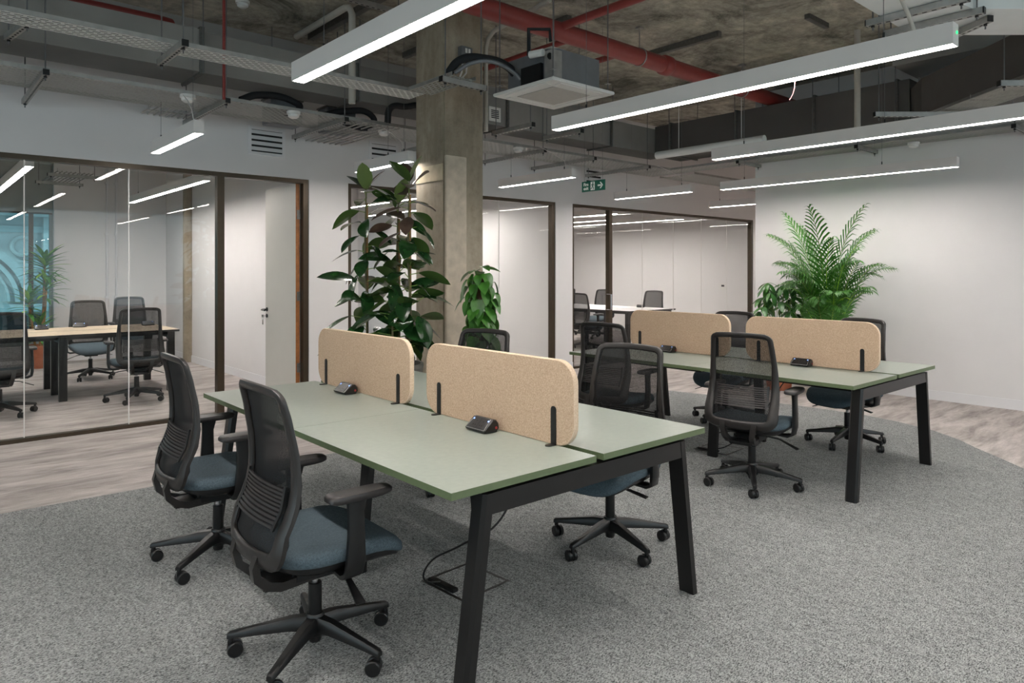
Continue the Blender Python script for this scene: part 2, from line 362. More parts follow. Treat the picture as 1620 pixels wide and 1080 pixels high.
# ------------------------------------------------------------ glazed partitions
def glazing(name, x0, x1, joints, mull=(), door=None):
    m = MB(); y0, y1 = YW + .015, YW + .095
    m.box(x0, x1, y0, y1, HZ - .045, HZ)
    segs = [(x0, door[0]), (door[1], x1)] if door else [(x0, x1)]
    for a, b in segs:
        if b - a > .1: m.box(a, b, y0, y1, 0, .032)
    m.box(x0, x0 + .045, y0, y1, .0, HZ - .045).box(x1 - .06, x1, y0, y1, 0, HZ - .045)
    for q in mull: m.box(q[0], q[1], y0, y1, 0, HZ - .045)
    fr = m.obj(name, M['bronze']); struct(fr)
    js = [x0 + .045] + sorted(list(joints)) + [x1 - .06]
    for q in mull:
        js = sorted(js + [q[0], q[1]])
    g = .003
    for a, b in zip(js[:-1], js[1:]):
        if any(abs(a - q[0]) < 1e-6 for q in mull): continue
        if door and a >= door[0] - .01 and b <= door[1] + .07: continue
        pbox('pane', a + g, b - g, YW + .048, YW + .058, .03, HZ - .045, M['glass'], fr)
        if b in joints: pbox('joint', b - .004, b + .004, YW + .047, YW + .059, .032, HZ - .045, M['white_plastic'], fr)
    return fr
glazing('window_6', -2.9, 3.35, (-.9, -.05, .793, 1.596), ((2.385, 2.453),), door=(2.453, 3.28))
glazing('window_7', 3.82, 7.135, (4.9, 6.1))
glazing('window_8', 7.485, 12.6, (9.19, 10.04, 10.88, 11.72), ((8.33, 8.40),))
# inward opened door of the meeting room
d = MB().box(3.235, 3.28, YW + .09, YW + .92, .01, 2.405).obj('door_1', M['door']); struct(d)
pbox('lipping', 3.236, 3.279, YW + .083, YW + .0895, .01, 2.405, M['timber'], d)
for z in (.35, 1.13, 2.02): pbox('hinge', 3.245, 3.285, YW + .074, YW + .082, z, z + .1, M['strut'], d)
hd = MB(); hd.tube([(3.234, YW + .87, 1.005), (3.226, YW + .87, 1.005)], .025, 14).tube([(3.226, YW + .87, 1.005), (3.17, YW + .87, 1.005), (3.165, YW + .865, 1.003), (3.163, YW + .76, 1.0)], .009, 8).tube([(3.234, YW + .87, .93), (3.224, YW + .87, .93)], .022, 14)
hd.obj('lever_handle', M['plastic2'], d, 40)
ks = MB().tube([(3.224, YW + .87, .93), (3.19, YW + .87, .93)], .004, 6).box(3.178, 3.19, YW + .845, YW + .895, .915, .945)
ks = ks.obj('key', M['chrome'], None); tag(ks, 'small key hanging in the lock of the open grey door', 'key')
k2 = MB().tube([(3.184, YW + .87 + .022 * cos(a * pi / 6), .905 + .022 * sin(a * pi / 6)) for a in range(13)], .0025, 5).box(3.181, 3.186, YW + .858, YW + .882, .83, .885); k2.obj('key_blade', M['chrome'], ks)
# pull handle of the far room glass door
pull = MB().tube([(8.305, YW - .005, .85), (8.305, YW - .045, .85), (8.305, YW - .045, 1.09), (8.305, YW - .005, 1.09)], .009, 8).tube([(8.305, YW + .05, .85), (8.305, YW - .006, .85)], .007, 6).tube([(8.305, YW + .05, 1.09), (8.305, YW - .006, 1.09)], .007, 6)
tag(pull.obj('pull_handle', M['chrome']), 'slim steel pull handle beside the bronze post of the far glass door', 'handle')

# ------------------------------------------------------------ raw concrete columns
CX, CY, CS = 3.69, 5.145, .46
col = MB().box(CX, CX + CS, CY, CY + CS, 0, CEIL, bev=.012).obj('trim_4', M['column']); struct(col)
pbox('plaster_patch', CX - .006, CX + .002, CY + .01, CY + CS - .015, 2.28, 2.43, M['plaster2'], col)
m = MB().box(CX + .006, CX + .245, CY - .022, CY + .002, 0, 2.505, bev=.006); m.obj('plaster_strip', M['plaster'], col)
struct(MB().box(3.385, 3.499, 11.74, 11.84, 0, CEIL, bev=.01).obj('trim_5', M['column']))
sw = thing('isolator_box', 'grey two-gang isolator box on the concrete column', 'switch box', (3.9, CY, 3.40))
pbox('box', -.055, .075, -.06, 0, 0, .115, M['grey_panel'], sw, .006)
for i in (0, 1): pbox('rocker', -.012 + i * .035, .008 + i * .035, -.066, -.059, .055, .095, M['white_plastic'], sw)
for i in (0, 1): MB().tube([(-.02 + i * .05, -.03, 0), (-.02 + i * .05, -.03, -.035)], .018, 8).obj('cable_gland', M['plastic2'], sw)
for i in (0, 1): MB().tube([(-.02 + i * .05, -.03, -.034), (-.03 + i * .05, -.03, -.12), (-.1 + i * .02, -.08, -.21), (-.2, -.14, -.26)], .008, 6).obj('flex', M['white_plastic'], sw, 60)

# ------------------------------------------------------------ pendant lights
def pendant(x, y0, y1, label, group, led=False, cable=False, wires=((.12, CEIL), (.88, CEIL))):
    L = y1 - y0; cy = (y0 + y1) / 2; t = thing('linear_pendant_light', label, 'pendant light', (x, cy, LAMPZ), 0, group)
    w2, h = .0375, .10
    key = round(L, 2)
    if key not in PM:
        m = MB().box(-w2, -w2 + .005, -L / 2, L / 2, 0, h).box(w2 - .005, w2, -L / 2, L / 2, 0, h).box(-w2 + .005, w2 - .005, -L / 2, L / 2, h - .005, h).box(-w2 + .005, w2 - .005, -L / 2, -L / 2 + .004, 0, h - .005).box(-w2 + .005, w2 - .005, L / 2 - .004, L / 2, 0, h - .005)
        PM[key] = (m.mesh('housing', M['pendant']), MB().box(-w2 + .0055, w2 - .0055, -L / 2 + .0045, L / 2 - .0045, .0015, .008).mesh('diffuser', M['diffuser']))
    link('housing', PM[key][0], t); link('diffuser', PM[key][1], t)
    for f, wz in wires:
        yy = -L / 2 + L * f
        MB().tube([(0, yy, h), (0, yy, wz - LAMPZ)], .0018, 5).obj('suspension_wire', M['wire'], t)
        MB().tube([(0, yy, h), (0, yy, h + .035)], .006, 6).obj('wire_grip', M['plastic2'], t)
    if led: MB().tube([(.012, -L / 2 - .0005, .06), (.012, -L / 2 - .003, .06)], .0065, 10).obj('indicator', M['led'], t)
    if cable: MB().tube([(0, -L / 2 + .12, h), (-.01, -L / 2 + .14, h + .1), (.03, -L / 2 + .38, h + .22), (.05, -L / 2 + .6, 2.90 - LAMPZ)], .004, 6).obj('flex', M['white_plastic'], t, 60)
    return t
PM = {}
NG = 'long white pendants over the desks'
pendant(1.62, 1.04, 3.61, 'long white linear pendant hanging nearest, in front of the concrete column', NG)
pendant(3.59, 1.05, 3.62, 'long white linear pendant with green indicator and raw pink wire end', NG, led=True)
pendant(5.65, 1.05, 3.62, 'long white linear pendant running out of frame at right, under the dark ducts', NG, wires=((.42, CEIL), (.88, CEIL)))
pendant(7.83, 2.27, 4.90, 'long white pendant ending before the white wall above the palm', NG, wires=((.27, CEIL), (.88, CEIL)))
SG = 'short white pendants along the glass partition'
for x, y0, y1, lab, c in ((1.67, 5.44, 6.64, 'short white pendant before the meeting room glass at left', 1), (3.59, 5.53, 6.55, 'short white pendant hanging just left of the column, above the rubber plant', 1),
                       (5.55, 5.30, 6.55, 'short white pendant right of the column, between it and the exit sign', 1), (7.73, 5.28, 6.56, 'short white pendant right below the exit sign', 1), (9.89, 5.3, 6.4, 'short white pendant cut off by the corner of the white wall', 0)):
    pendant(x, y0, y1, lab, SG, cable=bool(c), wires=((.12, CEIL), (.40, CEIL) if x == 3.59 else (.84, 2.896)))
pendant(9.89, 1.05, 3.62, 'added long white pendant brightening the corridor, hidden behind the white wall', SG)  # unseen lamp, added to brighten the corridor wall
pendant(12.2, 1.05, 3.62, 'added long white pendant brightening the corridor, hidden behind the white wall, farther', SG)  # second unseen lamp added for more light in the corridor
for x, y0, y1, lab in ((14.1, 1.05, 3.62, 'by the end wall, long'), (14.1, 5.3, 6.5, 'by the end wall, short'), (9.89, -2.8, -.23, 'rear row near the white wall'), (12.2, -2.8, -.23, 'rear row in the middle')): pendant(x, y0, y1, 'added white pendant brightening the corridor, hidden behind the white wall, ' + lab, SG)  # further unseen lamps, added to lift the dark corridor
pendant(12.2, 5.3, 6.5, 'short white pendant in the corridor, seen only mirrored in the far glass', SG)
pendant(2.62, 8.25, 11.73, 'long white pendant behind glass, over the oak meeting table', 'pendants in the meeting room')
pendant(.95, 8.26, 11.3, 'white pendant behind glass at the left picture edge', 'pendants in the meeting room')
pendant(-.9, 8.26, 11.3, 'added white pendant brightening the meeting room, beyond the left picture edge', 'pendants in the meeting room')  # added out of view to raise the meeting room's brightness
pendant(6.6, 8.3, 11.6, 'added white pendant brightening the middle room, right one', 'pendants in the middle room')  # extra lamp, added to make the middle room brighter
pendant(10.8, 9.3, 12.2, 'added white pendant brightening the far glass room, over its table', 'pendants in the far room')  # extra lamp added to whiten the far room
pendant(11.72, 8.2, 11.7, 'white pendant in the far glass room, over the far chairs', 'pendants in the far room')
pendant(9.7, 8.2, 11.7, 'white pendant in the far glass room, over the near chairs', 'pendants in the far room')
pendant(5.5, 8.3, 11.6, 'white pendant in the middle room behind the rubber plant', 'pendants in the middle room')
for x, lab in ((1.62, 'first'), (3.59, 'second'), (5.65, 'third'), (7.6, 'fourth')):   # the same rows go on behind the photographer
    pendant(x, -2.8, -.23, 'long white pendant behind the photographer, in the %s row from the left' % lab, NG)
for y in (-2.8, 1.04):
    for x, lab in ((-.42, 'nearer'), (-2.5, 'farther')): pendant(x, y, y + 2.57, 'long white pendant left of the photographer, %s row, %s half' % (lab, 'front' if y > 0 else 'rear'), NG)
pw = MB().tube([(3.60, 1.81, 2.475), (3.60, 1.812, 2.44), (3.60, 1.822, 2.405), (3.59, 1.835, 2.375)], .0022, 6).obj('loose_wire', plain('pink_wire', '#d98f8f', .5))
tag(pw, 'short pinkish wire end dangling from the second pendant', 'wire')

# ------------------------------------------------------------ bench desks
DZ = .745
def bench(label, cx, y0, y1, half, top='sage', edge_m='sage_edge', group=None, frames=None, name='bench_desk', split=True, cols=2):
    t = thing(name, label, 'desk', (cx, (y0 + y1) / 2, 0), 0, group); L = y1 - y0; g = .021
    def worktop(xa, xb, ya, yb):
        m = MB(); m.add([(xa, ya, DZ), (xb, ya, DZ), (xb, yb, DZ), (xa, yb, DZ)], [(0, 1, 2, 3)], 0)
        m.add([(xa, ya, DZ), (xb, ya, DZ), (xb, yb, DZ), (xa, yb, DZ), (xa, ya, DZ - .025), (xb, ya, DZ - .025), (xb, yb, DZ - .025), (xa, yb, DZ - .025)], [(0, 4, 5, 1), (1, 5, 6, 2), (2, 6, 7, 3), (3, 7, 4, 0), (4, 7, 6, 5)], 1)
        m.obj('worktop', [M[top], M[edge_m]], t)
    n = cols
    for i in range(n):
        ya = -L / 2 + i * L / n + (.001 if i else 0); yb = -L / 2 + (i + 1) * L / n - (.001 if i < n - 1 else 0)
        worktop(-half, -g, ya, yb); worktop(g, half, ya, yb)
    def frame(y, sgn):
        # sloping flat legs and a cross rail; thin in x, wide in y
        for sx in (-1, 1):
            lm = MB(); yy0, yy1 = (y, y + .075) if sgn > 0 else (y - .075, y); e = .0
            xt, xf_ = sx * (half - .14), sx * (half - .045); th_ = .042; ti = sx * (-th_)
            zt = DZ - .036
            V = []
            prof = lambda x: [(x, yy0 + .012), (x, yy1 - .012), (x + ti * .3, yy1), (x + ti, yy1), (x + ti, yy0), (x + ti * .3, yy0)]
            A = prof(xf_); B = prof(xt)
            V = [(p[0], p[1], 0.0065) for p in A] + [(p[0], p[1], zt) for p in B]
            lm.add(V, [(0, 1, 2, 3, 4, 5), (11, 10, 9, 8, 7, 6)] + [(i, (i + 1) % 6, 6 + (i + 1) % 6, 6 + i) for i in range(6)])
            lm.obj('leg', M['black_metal'], t)
        yy0, yy1 = (y + .002, y + .05) if sgn > 0 else (y - .05, y - .002)
        xr = half - .14 - .042
        MB().box(-xr - .012, xr + .012, yy0, yy1, DZ - .108, DZ - .036).obj('cross_rail', M['black_metal'], t)
    frame(-L / 2 + .002, 1); frame(L / 2 - .002, -1)
    for q in range(1, n):
        ym = -L / 2 + q * L / n
        for sx in (-1, 1):
            A = [(sx * .385 + i * .03 * sx, ym + j * .038) for i, j in ((-1, -1), (0, -1), (0, 1), (-1, 1))]; B = [(sx * .32 + i * .03 * sx, ym + j * .038) for i, j in ((-1, -1), (0, -1), (0, 1), (-1, 1))]
            MB().add([(a, b, .0065) for a, b in A] + [(a, b, DZ - .036) for a, b in B], [(0, 1, 2, 3), (7, 6, 5, 4), (0, 4, 5, 1), (1, 5, 6, 2), (2, 6, 7, 3), (3, 7, 4, 0)]).obj('leg', M['black_metal'], t)
        pbox('cross_rail', -.34, .34, ym - .025, ym + .025, DZ - .09, DZ - .036, M['black_metal'], t)
    for sx in (-1, 1):
        pbox('long_rail', sx * .30 - .02, sx * .30 + .02, -L / 2 + .05, L / 2 - .05, DZ - .075, DZ - .027, M['black_metal'], t)
        for i in range(n):
            yc = -L / 2 + (i + .5) * L / n
            tr = MB().box(sx * .17 - .07, sx * .17 + .07, yc - .42, yc + .42, DZ - .115, DZ - .11).box(sx * .17 - .07, sx * .17 - .066, yc - .42, yc + .42, DZ - .11, DZ - .03).box(sx * .17 + .066, sx * .17 + .07, yc - .42, yc + .42, DZ - .11, DZ - .03)
            tr.obj('cable_tray', M['black_metal'], t)
    return t
G1 = None
bench('nearest sage-green four-place bench desk with olive edge and black splayed legs', 2.042, 1.811, 4.245, .714)
bench('sage-green four-place bench desk further back at right, before the white wall', 5.148, 1.853, 4.29, .716)
bench('pale oak bench table with black legs in the glass meeting room', .9, 9.08, 10.3, 1.65, 'oak', 'plastic', name='meeting_table', cols=1) if False else None
def long_table(name, label, x0, x1, y0, y1, along, frames, top):
    cx, cy = (x0 + x1) / 2, (y0 + y1) / 2; t = thing(name, label, 'table', (cx, cy, 0)); hx, hy = (x1 - x0) / 2, (y1 - y0) / 2
    for s_ in (-1, 1):
        if along == 'x':
            ya, yb = (-hy, -.012) if s_ < 0 else (.012, hy); xa, xb = -hx, hx
        else:
            xa, xb = (-hx, -.012) if s_ < 0 else (.012, hx); ya, yb = -hy, hy
        m = MB().box(xa, xb, ya, yb, DZ - .025, DZ - .0005, 1); m.add([(xa, ya, DZ), (xb, ya, DZ), (xb, yb, DZ), (xa, yb, DZ)], [(0, 1, 2, 3)], 0); m.obj('worktop', [M[top], M['plastic']], t)
    for f in frames:
        for s_ in (-1, 0, 1):
            if s_ == 0 and f in (frames[0], frames[-1]): continue
            m = MB()
            if along == 'x': m.box(f - cx - .04, f - cx + .04, s_ * (hy - .08) - .03, s_ * (hy - .08) + .03, .001, DZ - .03)
            else: m.box(s_ * (hx - .08) - .03, s_ * (hx - .08) + .03, f - cy - .04, f - cy + .04, .001, DZ - .03)
            m.obj('leg', M['black_metal'], t)
        if along == 'x': pbox('cross_rail', f - cx - .025, f - cx + .025, -hy + .09, hy - .09, DZ - .1, DZ - .03, M['black_metal'], t)
        else: pbox('cross_rail', -hx + .09, hx - .09, f - cy - .025, f - cy + .025, DZ - .1, DZ - .03, M['black_metal'], t)
    for s_ in (-1, 1):
        if along == 'x': pbox('long_rail', -hx + .04, hx - .04, s_ * .3 - .02, s_ * .3 + .02, DZ - .08, DZ - .03, M['black_metal'], t)
        else: pbox('long_rail', s_ * .35 - .02, s_ * .35 + .02, -hy + .04, hy - .04, DZ - .08, DZ - .03, M['black_metal'], t)
    return t
long_table('meeting_table', 'pale oak topped long table with black legs in the glass meeting room', -2.2, 2.56, 9.08, 10.32, 'x', (-2.1, -.4, 1.36, 2.48), 'oak')
long_table('meeting_table', 'white topped long table with dark legs in the far glass room', 9.62, 10.98, 7.85, 12.3, 'y', (7.95, 9.5, 11.0, 12.2), 'wall')

# ------------------------------------------------------------ felt desk screens
def screen(x, y0, y1, label, group):
    t = thing('desk_screen', label, 'desk screen', (x, (y0 + y1) / 2, DZ), 0, group); L = y1 - y0; r = .095; zb, zt = .0005, .35
    pts = []
    for cy, cz, a0 in ((L / 2 - r, zt - r, 0), (-L / 2 + r, zt - r, 90), (-L / 2 + r, zb + r, 180), (L / 2 - r, zb + r, 270)):
        for k in range(9): a = R(a0 + k * 90 / 8); pts.append((cy + r * cos(a), cz + r * sin(a)))
    n = len(pts); h = .0135; ins = .003
    c = Vector((0, (zb + zt) / 2)); V = []
    def ring(x_, s_): return [(x_, p[0] * (1 - s_ * 2 / L), c.y + (p[1] - c.y) * (1 - s_ * 2 / (zt - zb))) for p in pts]
    V = ring(-h, ins) + ring(-h + ins, 0) + ring(h - ins, 0) + ring(h, ins)
    F = [tuple(range(n)), tuple(range(3 * n, 4 * n))[::-1]]; I = [0, 0]
    for q in range(3):
        for k in range(n): F.append((q * n + k, q * n + (k + 1) % n, (q + 1) * n + (k + 1) % n, (q + 1) * n + k)); I.append(1)
    m = MB(); m.V = [Vector(v) for v in V]; m.F = F; m.I = I; m.obj('panel', [M['felt'], M['felt_edge']], t)
    for sy in (-1, 1):
        yb = sy * (L / 2 - .115); b = MB()
        for sx in (-1, 1):
            pr = [(yb - .0145, 0)] + [(yb + .0145 * cos(R(180 - k * 20)), .145 + .0145 * sin(R(180 - k * 20))) for k in range(10)] + [(yb + .0145, 0)]
            k = len(pr); xa, xb = sx * (h + .0005), sx * (h + .0045)
            b.add([(xa, p[0], p[1]) for p in pr] + [(xb, p[0], p[1]) for p in pr], [tuple(range(k)), tuple(range(k, 2 * k))[::-1]] + [(i, (i + 1) % k, k + (i + 1) % k, k + i) for i in range(k)])
            fo = [(sx * (h + .001), yb - .0145)] + [(sx * (h + .03) + sx * .016 * cos(R(-90 + q * 22.5)) , yb + .0145 * sin(R(-90 + q * 22.5))) for q in range(9)] + [(sx * (h + .001), yb + .0145)]
            b.prism(fo, .0005, .0045)
        b.obj('bracket', M['plastic2'], t)
    return t
GS = 'beige felt screens on the bench desks'
screen(2.03, 1.925, 2.965, 'beige felt rounded screen nearest the camera on the front desk', GS)
screen(2.03, 3.115, 4.19, 'beige felt rounded screen at the far end of the front desk, before the rubber plant', GS)
screen(5.148, 1.97, 2.995, 'beige felt rounded screen on the back desk, before the palm', GS)
screen(5.148, 3.14, 4.18, 'beige felt rounded screen on the back desk, farther from the camera', GS)

# ------------------------------------------------------------ desktop power modules
def module_proto():
    t = thing('power_module', '', 'power socket'); L = .135
    pr = [(-.048, .014), (-.040, .004), (.028, .002), (.040, .018), (.036, .040), (.022, .056), (.004, .058)]   # profile in x,z: sloping face towards -x
    k = len(pr); V = []; ys = [-L, -L + .01, L - .01, L]
    for y in ys:
        s_ = .86 if abs(abs(y) - L) < 1e-6 else 1
        V += [(p[0] * s_, y, .03 + (p[1] - .03) * s_) for p in pr]
    F = [tuple(range(k)), tuple(range(3 * k, 4 * k))[::-1]] + [(q * k + i, q * k + (i + 1) % k, (q + 1) * k + (i + 1) % k, (q + 1) * k + i) for q in range(3) for i in range(k)]
    m = MB().add(V, F); m.xf(Matrix.Scale(.52, 4, (0, 1, 0))); m.xf(Matrix.Scale(1.0, 4)); m.obj('body', M['plastic2'], t, 35)
    A = Vector((-.048, 0, .014)); B = Vector((.004, 0, .058)); d = (B - A).normalized(); nrm = Vector((-d.z, 0, d.x)); H = L * .52 - .006
    def onface(u, y, o): p = A + (B - A) * u + nrm * o; return (p.x, y, p.z)
    fr = MB(); e = .004
    fr.tube([onface(.04, -H, .0008), onface(.04, H, .0008)], .0016, 6).tube([onface(.04, H, .0008), onface(.96, H * .86, .0008)], .0013, 6).tube([onface(.04, -H, .0008), onface(.96, -H * .86, .0008)], .0013, 6)
    fr.obj('rim', M['galv'], t)
    for y in (-H * .78, H * .78): MB().tube([onface(.8, y, .0003), onface(.8, y, .0012)], .0042, 12).obj('indicator', M['blue_led'], t)
    for y in (-.022, .022):
        k_ = MB().add([onface(.2, y - .017, .0006), onface(.2, y + .017, .0006), onface(.88, y + .017, .0006), onface(.88, y - .017, .0006)], [(0, 1, 2, 3)]).obj('socket', M['plastic'], t)
        for a, b in ((-.007, .35), (.007, .35), (0, .68)): MB().add([onface(b - .05, y + a - .0022, .001), onface(b - .05, y + a + .0022, .001), onface(b + .05, y + a + .0022, .001), onface(b + .05, y + a - .0022, .001)], [(0, 1, 2, 3)]).obj('slot', M['louvre_dark'], k_)
    MB().tube([(.02, -L * .52 + .002, .022), (.02, -L * .52 - .002, .022)], .006, 10).obj('switch', M['soft_red'], t)
    return t
MG = 'black sloping desktop power modules'
mod0 = module_proto()
mods = [((1.955, 2.43), 0, 'black sloping power module before the nearest felt screen'), ((1.955, 3.70), 0, 'black sloping power module before the front desk far screen'),
        ((5.075, 2.50), 0, 'black sloping power module on the back desk, before the nearer screen'), ((5.055, 3.70), 0, 'black sloping power module on the back desk, before the farther screen'),
        ((1.70, 10.2), 60, 'dark power module on the oak table beside the left mullion joint'), ((1.28, 10.1), 90, 'black power module on the oak table at the left, partly behind a chair'),
        ((2.42, 9.95), 90, 'power module on the oak table seen through the nearest meeting room chair'),
        ((10.75, 8.5), 180, 'dark power module on the far white table, left of the rightmost chair')]
for i, ((x, y), a, lab) in enumerate(mods):
    o = mod0 if i == 0 else copy_tree(mod0); o.location = (x, y, DZ); o.rotation_euler = (0, 0, R(a)); o['label'] = lab; o['group'] = MG

# ------------------------------------------------------------ the task chair
def prof(z):
    P = [(.42, -.245), (.45, -.262), (.50, -.262), (.56, -.236), (.64, -.197), (.72, -.183), (.82, -.186), (.92, -.202), (1.05, -.230)]
    if z <= P[0][0]: return P[0][1]
    for a, b in zip(P[:-1], P[1:]):
        if z <= b[0]:
            t = (z - a[0]) / (b[0] - a[0]); t = t * t * (3 - 2 * t) * .4 + t * .6
            return a[1] + (b[1] - a[1]) * t
    return P[-1][1]
def back_outline(n=10):
    pts = []; top, bot = 1.045, .43
    def hw(z): return .205 + (.242 - .205) * min(1, max(0, (1.0 - z) / .42)) ** .9
    rt, rb = .045, .08
    # right side going up
    z0, z1 = bot + rb, top - rt
    for k in range(n + 1):
        z = z0 + (z1 - z0) * k / n; pts.append((hw(z), z))
    for k in range(1, 6): a = R(90 * k / 6); pts.append((hw(z1) - rt + rt * cos(a), z1 + rt * sin(a)))
    for k in range(0, 9):
        y = (hw(z1) - rt) * (1 - k / 4); pts.append((y, top + .010 * (1 - (y / .2) ** 2)))
    for k in range(5, 0, -1): a = R(90 * k / 6); pts.append((-(hw(z1) - rt + rt * cos(a)), z1 + rt * sin(a)))
    for k in range(n, -1, -1):
        z = z0 + (z1 - z0) * k / n; pts.append((-hw(z), z))
    for k in range(1, 6): a = R(90 * k / 6); pts.append((-(hw(z0) - rb + rb * cos(a)), z0 - rb * sin(a)))
    for k in range(0, 9):
        y = -(hw(z0) - rb) * (1 - k / 4); pts.append((y, bot - .006 * (1 - (y / .2) ** 2)))
    for k in range(5, 0, -1): a = R(90 * k / 6); pts.append((hw(z0) - rb + rb * cos(a), z0 - rb * sin(a)))
    return pts
def curve_x(y, z): return prof(z) + .9 * y * y * (.55 if z > .55 else .8)
def make_chair():
    t = thing('task_chair', '', 'chair')
    # back frame: swept band
    O = back_outline(); n = len(O); m = MB(); V = []
    for i, p in enumerate(O):
        a, b = O[i - 1], O[(i + 1) % n]; tx, tz = b[0] - a[0], b[1] - a[1]; l = sqrt(tx * tx + tz * tz) or 1; nx, nz = -tz / l, tx / l     # inward
        zz = p[1]; wd = .032 + .030 * max(0, min(1, (.86 - zz) / .34)); th = .008
        for s_, x_ in ((0, 0), (0, 1), (.28, 1.25), (.8, 1.1), (1, .6), (1, 0), (.6, -.3), (.2, -.3)):
            y, z = p[0] + nx * wd * s_, p[1] + nz * wd * s_
            V.append((curve_x(y, z) - th * (2 * x_ - .7), y, z))
    F = [(i * 8 + k, i * 8 + (k + 1) % 8, ((i + 1) % n) * 8 + (k + 1) % 8, ((i + 1) % n) * 8 + k) for i in range(n) for k in range(8)]
    m.add(V, F).obj('back_frame', M['plastic'], t, 60)
    # netting
    m = MB(); NZ, NY = 22, 10; V = []
    for j in range(NZ + 1):
        z = .448 + (1.043 - .448) * j / NZ
        hwz = .205 + (.242 - .205) * min(1, max(0, (1.0 - z) / .42)) ** .9 - .004
        if z < .51: hwz -= .06 * ((.51 - z) / .065) ** 2
        if z > 1.0: hwz -= .032 * ((z - 1.0) / .043) ** 2
        for i in range(NY + 1): y = -hwz + 2 * hwz * i / NY; V.append((curve_x(y, z) + .0085, y, z))
    F = [(j * (NY + 1) + i, j * (NY + 1) + i + 1, (j + 1) * (NY + 1) + i + 1, (j + 1) * (NY + 1) + i) for j in range(NZ) for i in range(NY)]
    m.add(V, F).obj('net_panel', M['net'], t, 60)
    # slatted lumbar support
    lm = MB()
    def arc(y, z, o): return (curve_x(y, z) - o, y, z)
    for q in range(10):
        z = .575 + q * .0132; ys = [-.165 + .33 * k / 10 for k in range(11)]
        V = []
        for y in ys: V += [arc(y, z, .012), arc(y, z + .0075, .012), arc(y, z + .0075, .018), arc(y, z, .018)]
        F = [(k * 4 + a, k * 4 + (a + 1) % 4, k * 4 + 4 + (a + 1) % 4, k * 4 + 4 + a) for k in range(10) for a in range(4)] + [(0, 1, 2, 3), (43, 42, 41, 40)]
        lm.add(V, F)
    lm.obj('lumbar_slats', M['armtop'], t)
    for sy in (-1, 1):
        m = MB(); V = []
        for k in range(8):
            z = .568 + k * .0205
            V += [arc(sy * .165, z, .011), arc(sy * .178, z, .011), arc(sy * .178, z, .019), arc(sy * .165, z, .019)]
        m.add(V, [(k * 4 + a, k * 4 + (a + 1) % 4, k * 4 + 4 + (a + 1) % 4, k * 4 + 4 + a) for k in range(7) for a in range(4)] + [(0, 1, 2, 3), (31, 30, 29, 28)]).obj('lumbar_clip', M['plastic2'], t)
    # yoke joining the back to the mechanism: two curved arms and a cross piece
    for sy in (-1, 1):
        m = MB(); P = [(-.256, .105 * sy, .47), (-.268, .10 * sy, .43), (-.258, .09 * sy, .385), (-.215, .082 * sy, .347), (-.165, .075 * sy, .330), (-.09, .065 * sy, .330), (0, .055 * sy, .335)]
        V = []
        for i, p in enumerate(P):
            a = Vector(P[max(0, i - 1)]); b = Vector(P[min(len(P) - 1, i + 1)]); d = (b - a).normalized(); u = d.cross(Vector((0, 1, 0))).normalized(); wy, wu = .034 - .004 * i / 6, .011 + .005 * min(1, i / 3)
            V += [Vector(p) + Vector((0, wy / 2 * q, 0)) + u * wu * r_ for q, r_ in ((-1, -1), (1, -1), (1, 1), (-1, 1))]
        m.add(V, [(k * 4 + a, k * 4 + (a + 1) % 4, k * 4 + 4 + (a + 1) % 4, k * 4 + 4 + a) for k in range(6) for a in range(4)] + [(0, 1, 2, 3), (27, 26, 25, 24)]).obj('back_arm', M['plastic'], t, 50)
    MB().box(-.225, -.12, -.075, .075, .318, .342, bev=.006).obj('yoke', M['plastic2'], t)
    # mechanism
    MB().box(-.12, .11, -.085, .085, .315, .375, bev=.012).obj('mechanism', M['plastic2'], t)
    # seat
    def outline(hx, hy, cx, e=3.4, n=36):
        o = []
        for k in range(n):
            a = 2 * pi * k / n; c, s_ = cos(a), sin(a)
            o.append((cx + hx * (1.10 if c > 0 else 1) * abs(c) ** (2 / e) * (1 if c > 0 else -1), hy * abs(s_) ** (2 / e) * (1 if s_ > 0 else -1)))
        return o
    def layered(L, mat, name, drop=0):
        m = MB(); n = 36; V = []
        for hx, hy, z in L:
            for x, y in outline(hx, hy, .035):
                d = -drop * max(0, (x - .12) / .14) ** 2 + .012 * max(0, (-.08 - x) / .12) + .020 * (y / .25) ** 4
                V.append((x, y, z + d))
        F = [(q * n + k, q * n + (k + 1) % n, (q + 1) * n + (k + 1) % n, (q + 1) * n + k) for q in range(len(L) - 1) for k in range(n)] + [tuple(range(n))[::-1], tuple(range((len(L) - 1) * n, len(L) * n))]
        return m.add(V, F).obj(name, mat, t, 50)
    layered([(.10, .12, .366), (.19, .20, .374), (.232, .236, .392), (.236, .24, .408)], M['plastic2'], 'seat_shell', .03)
    layered([(.225, .23, .402), (.243, .247, .412), (.248, .252, .430), (.243, .247, .450), (.225, .23, .463), (.18, .185, .469), (.10, .10, .468), (.03, .03, .466)], M['seat'], 'seat', .035)
    # arms
    for sy in (-1, 1):
        m = MB(); P = [((.02, .17, .372), .06, .02), ((.02, .235, .368), .065, .022), ((.022, .268, .385), .07, .022), ((.028, .275, .43), .072, .026), ((.03, .275, .52), .062, .028), ((.03, .272, .60), .058, .026), ((.035, .27, .655), .075, .028)]
        V = []
        for i, (p, wx, ty) in enumerate(P):
            a = Vector(P[max(0, i - 1)][0]); b = Vector(P[min(6, i + 1)][0]); d = (b - a).normalized(); u = Vector((1, 0, 0)).cross(d).normalized()
            for q, r_ in ((-1, -.6), (-.7, -1), (.7, -1), (1, -.6), (1, .6), (.7, 1), (-.7, 1), (-1, .6)):
                v = Vector(p) + Vector((wx / 2 * q, 0, 0)) + u * ty / 2 * r_; V.append((v.x, v.y * sy, v.z))
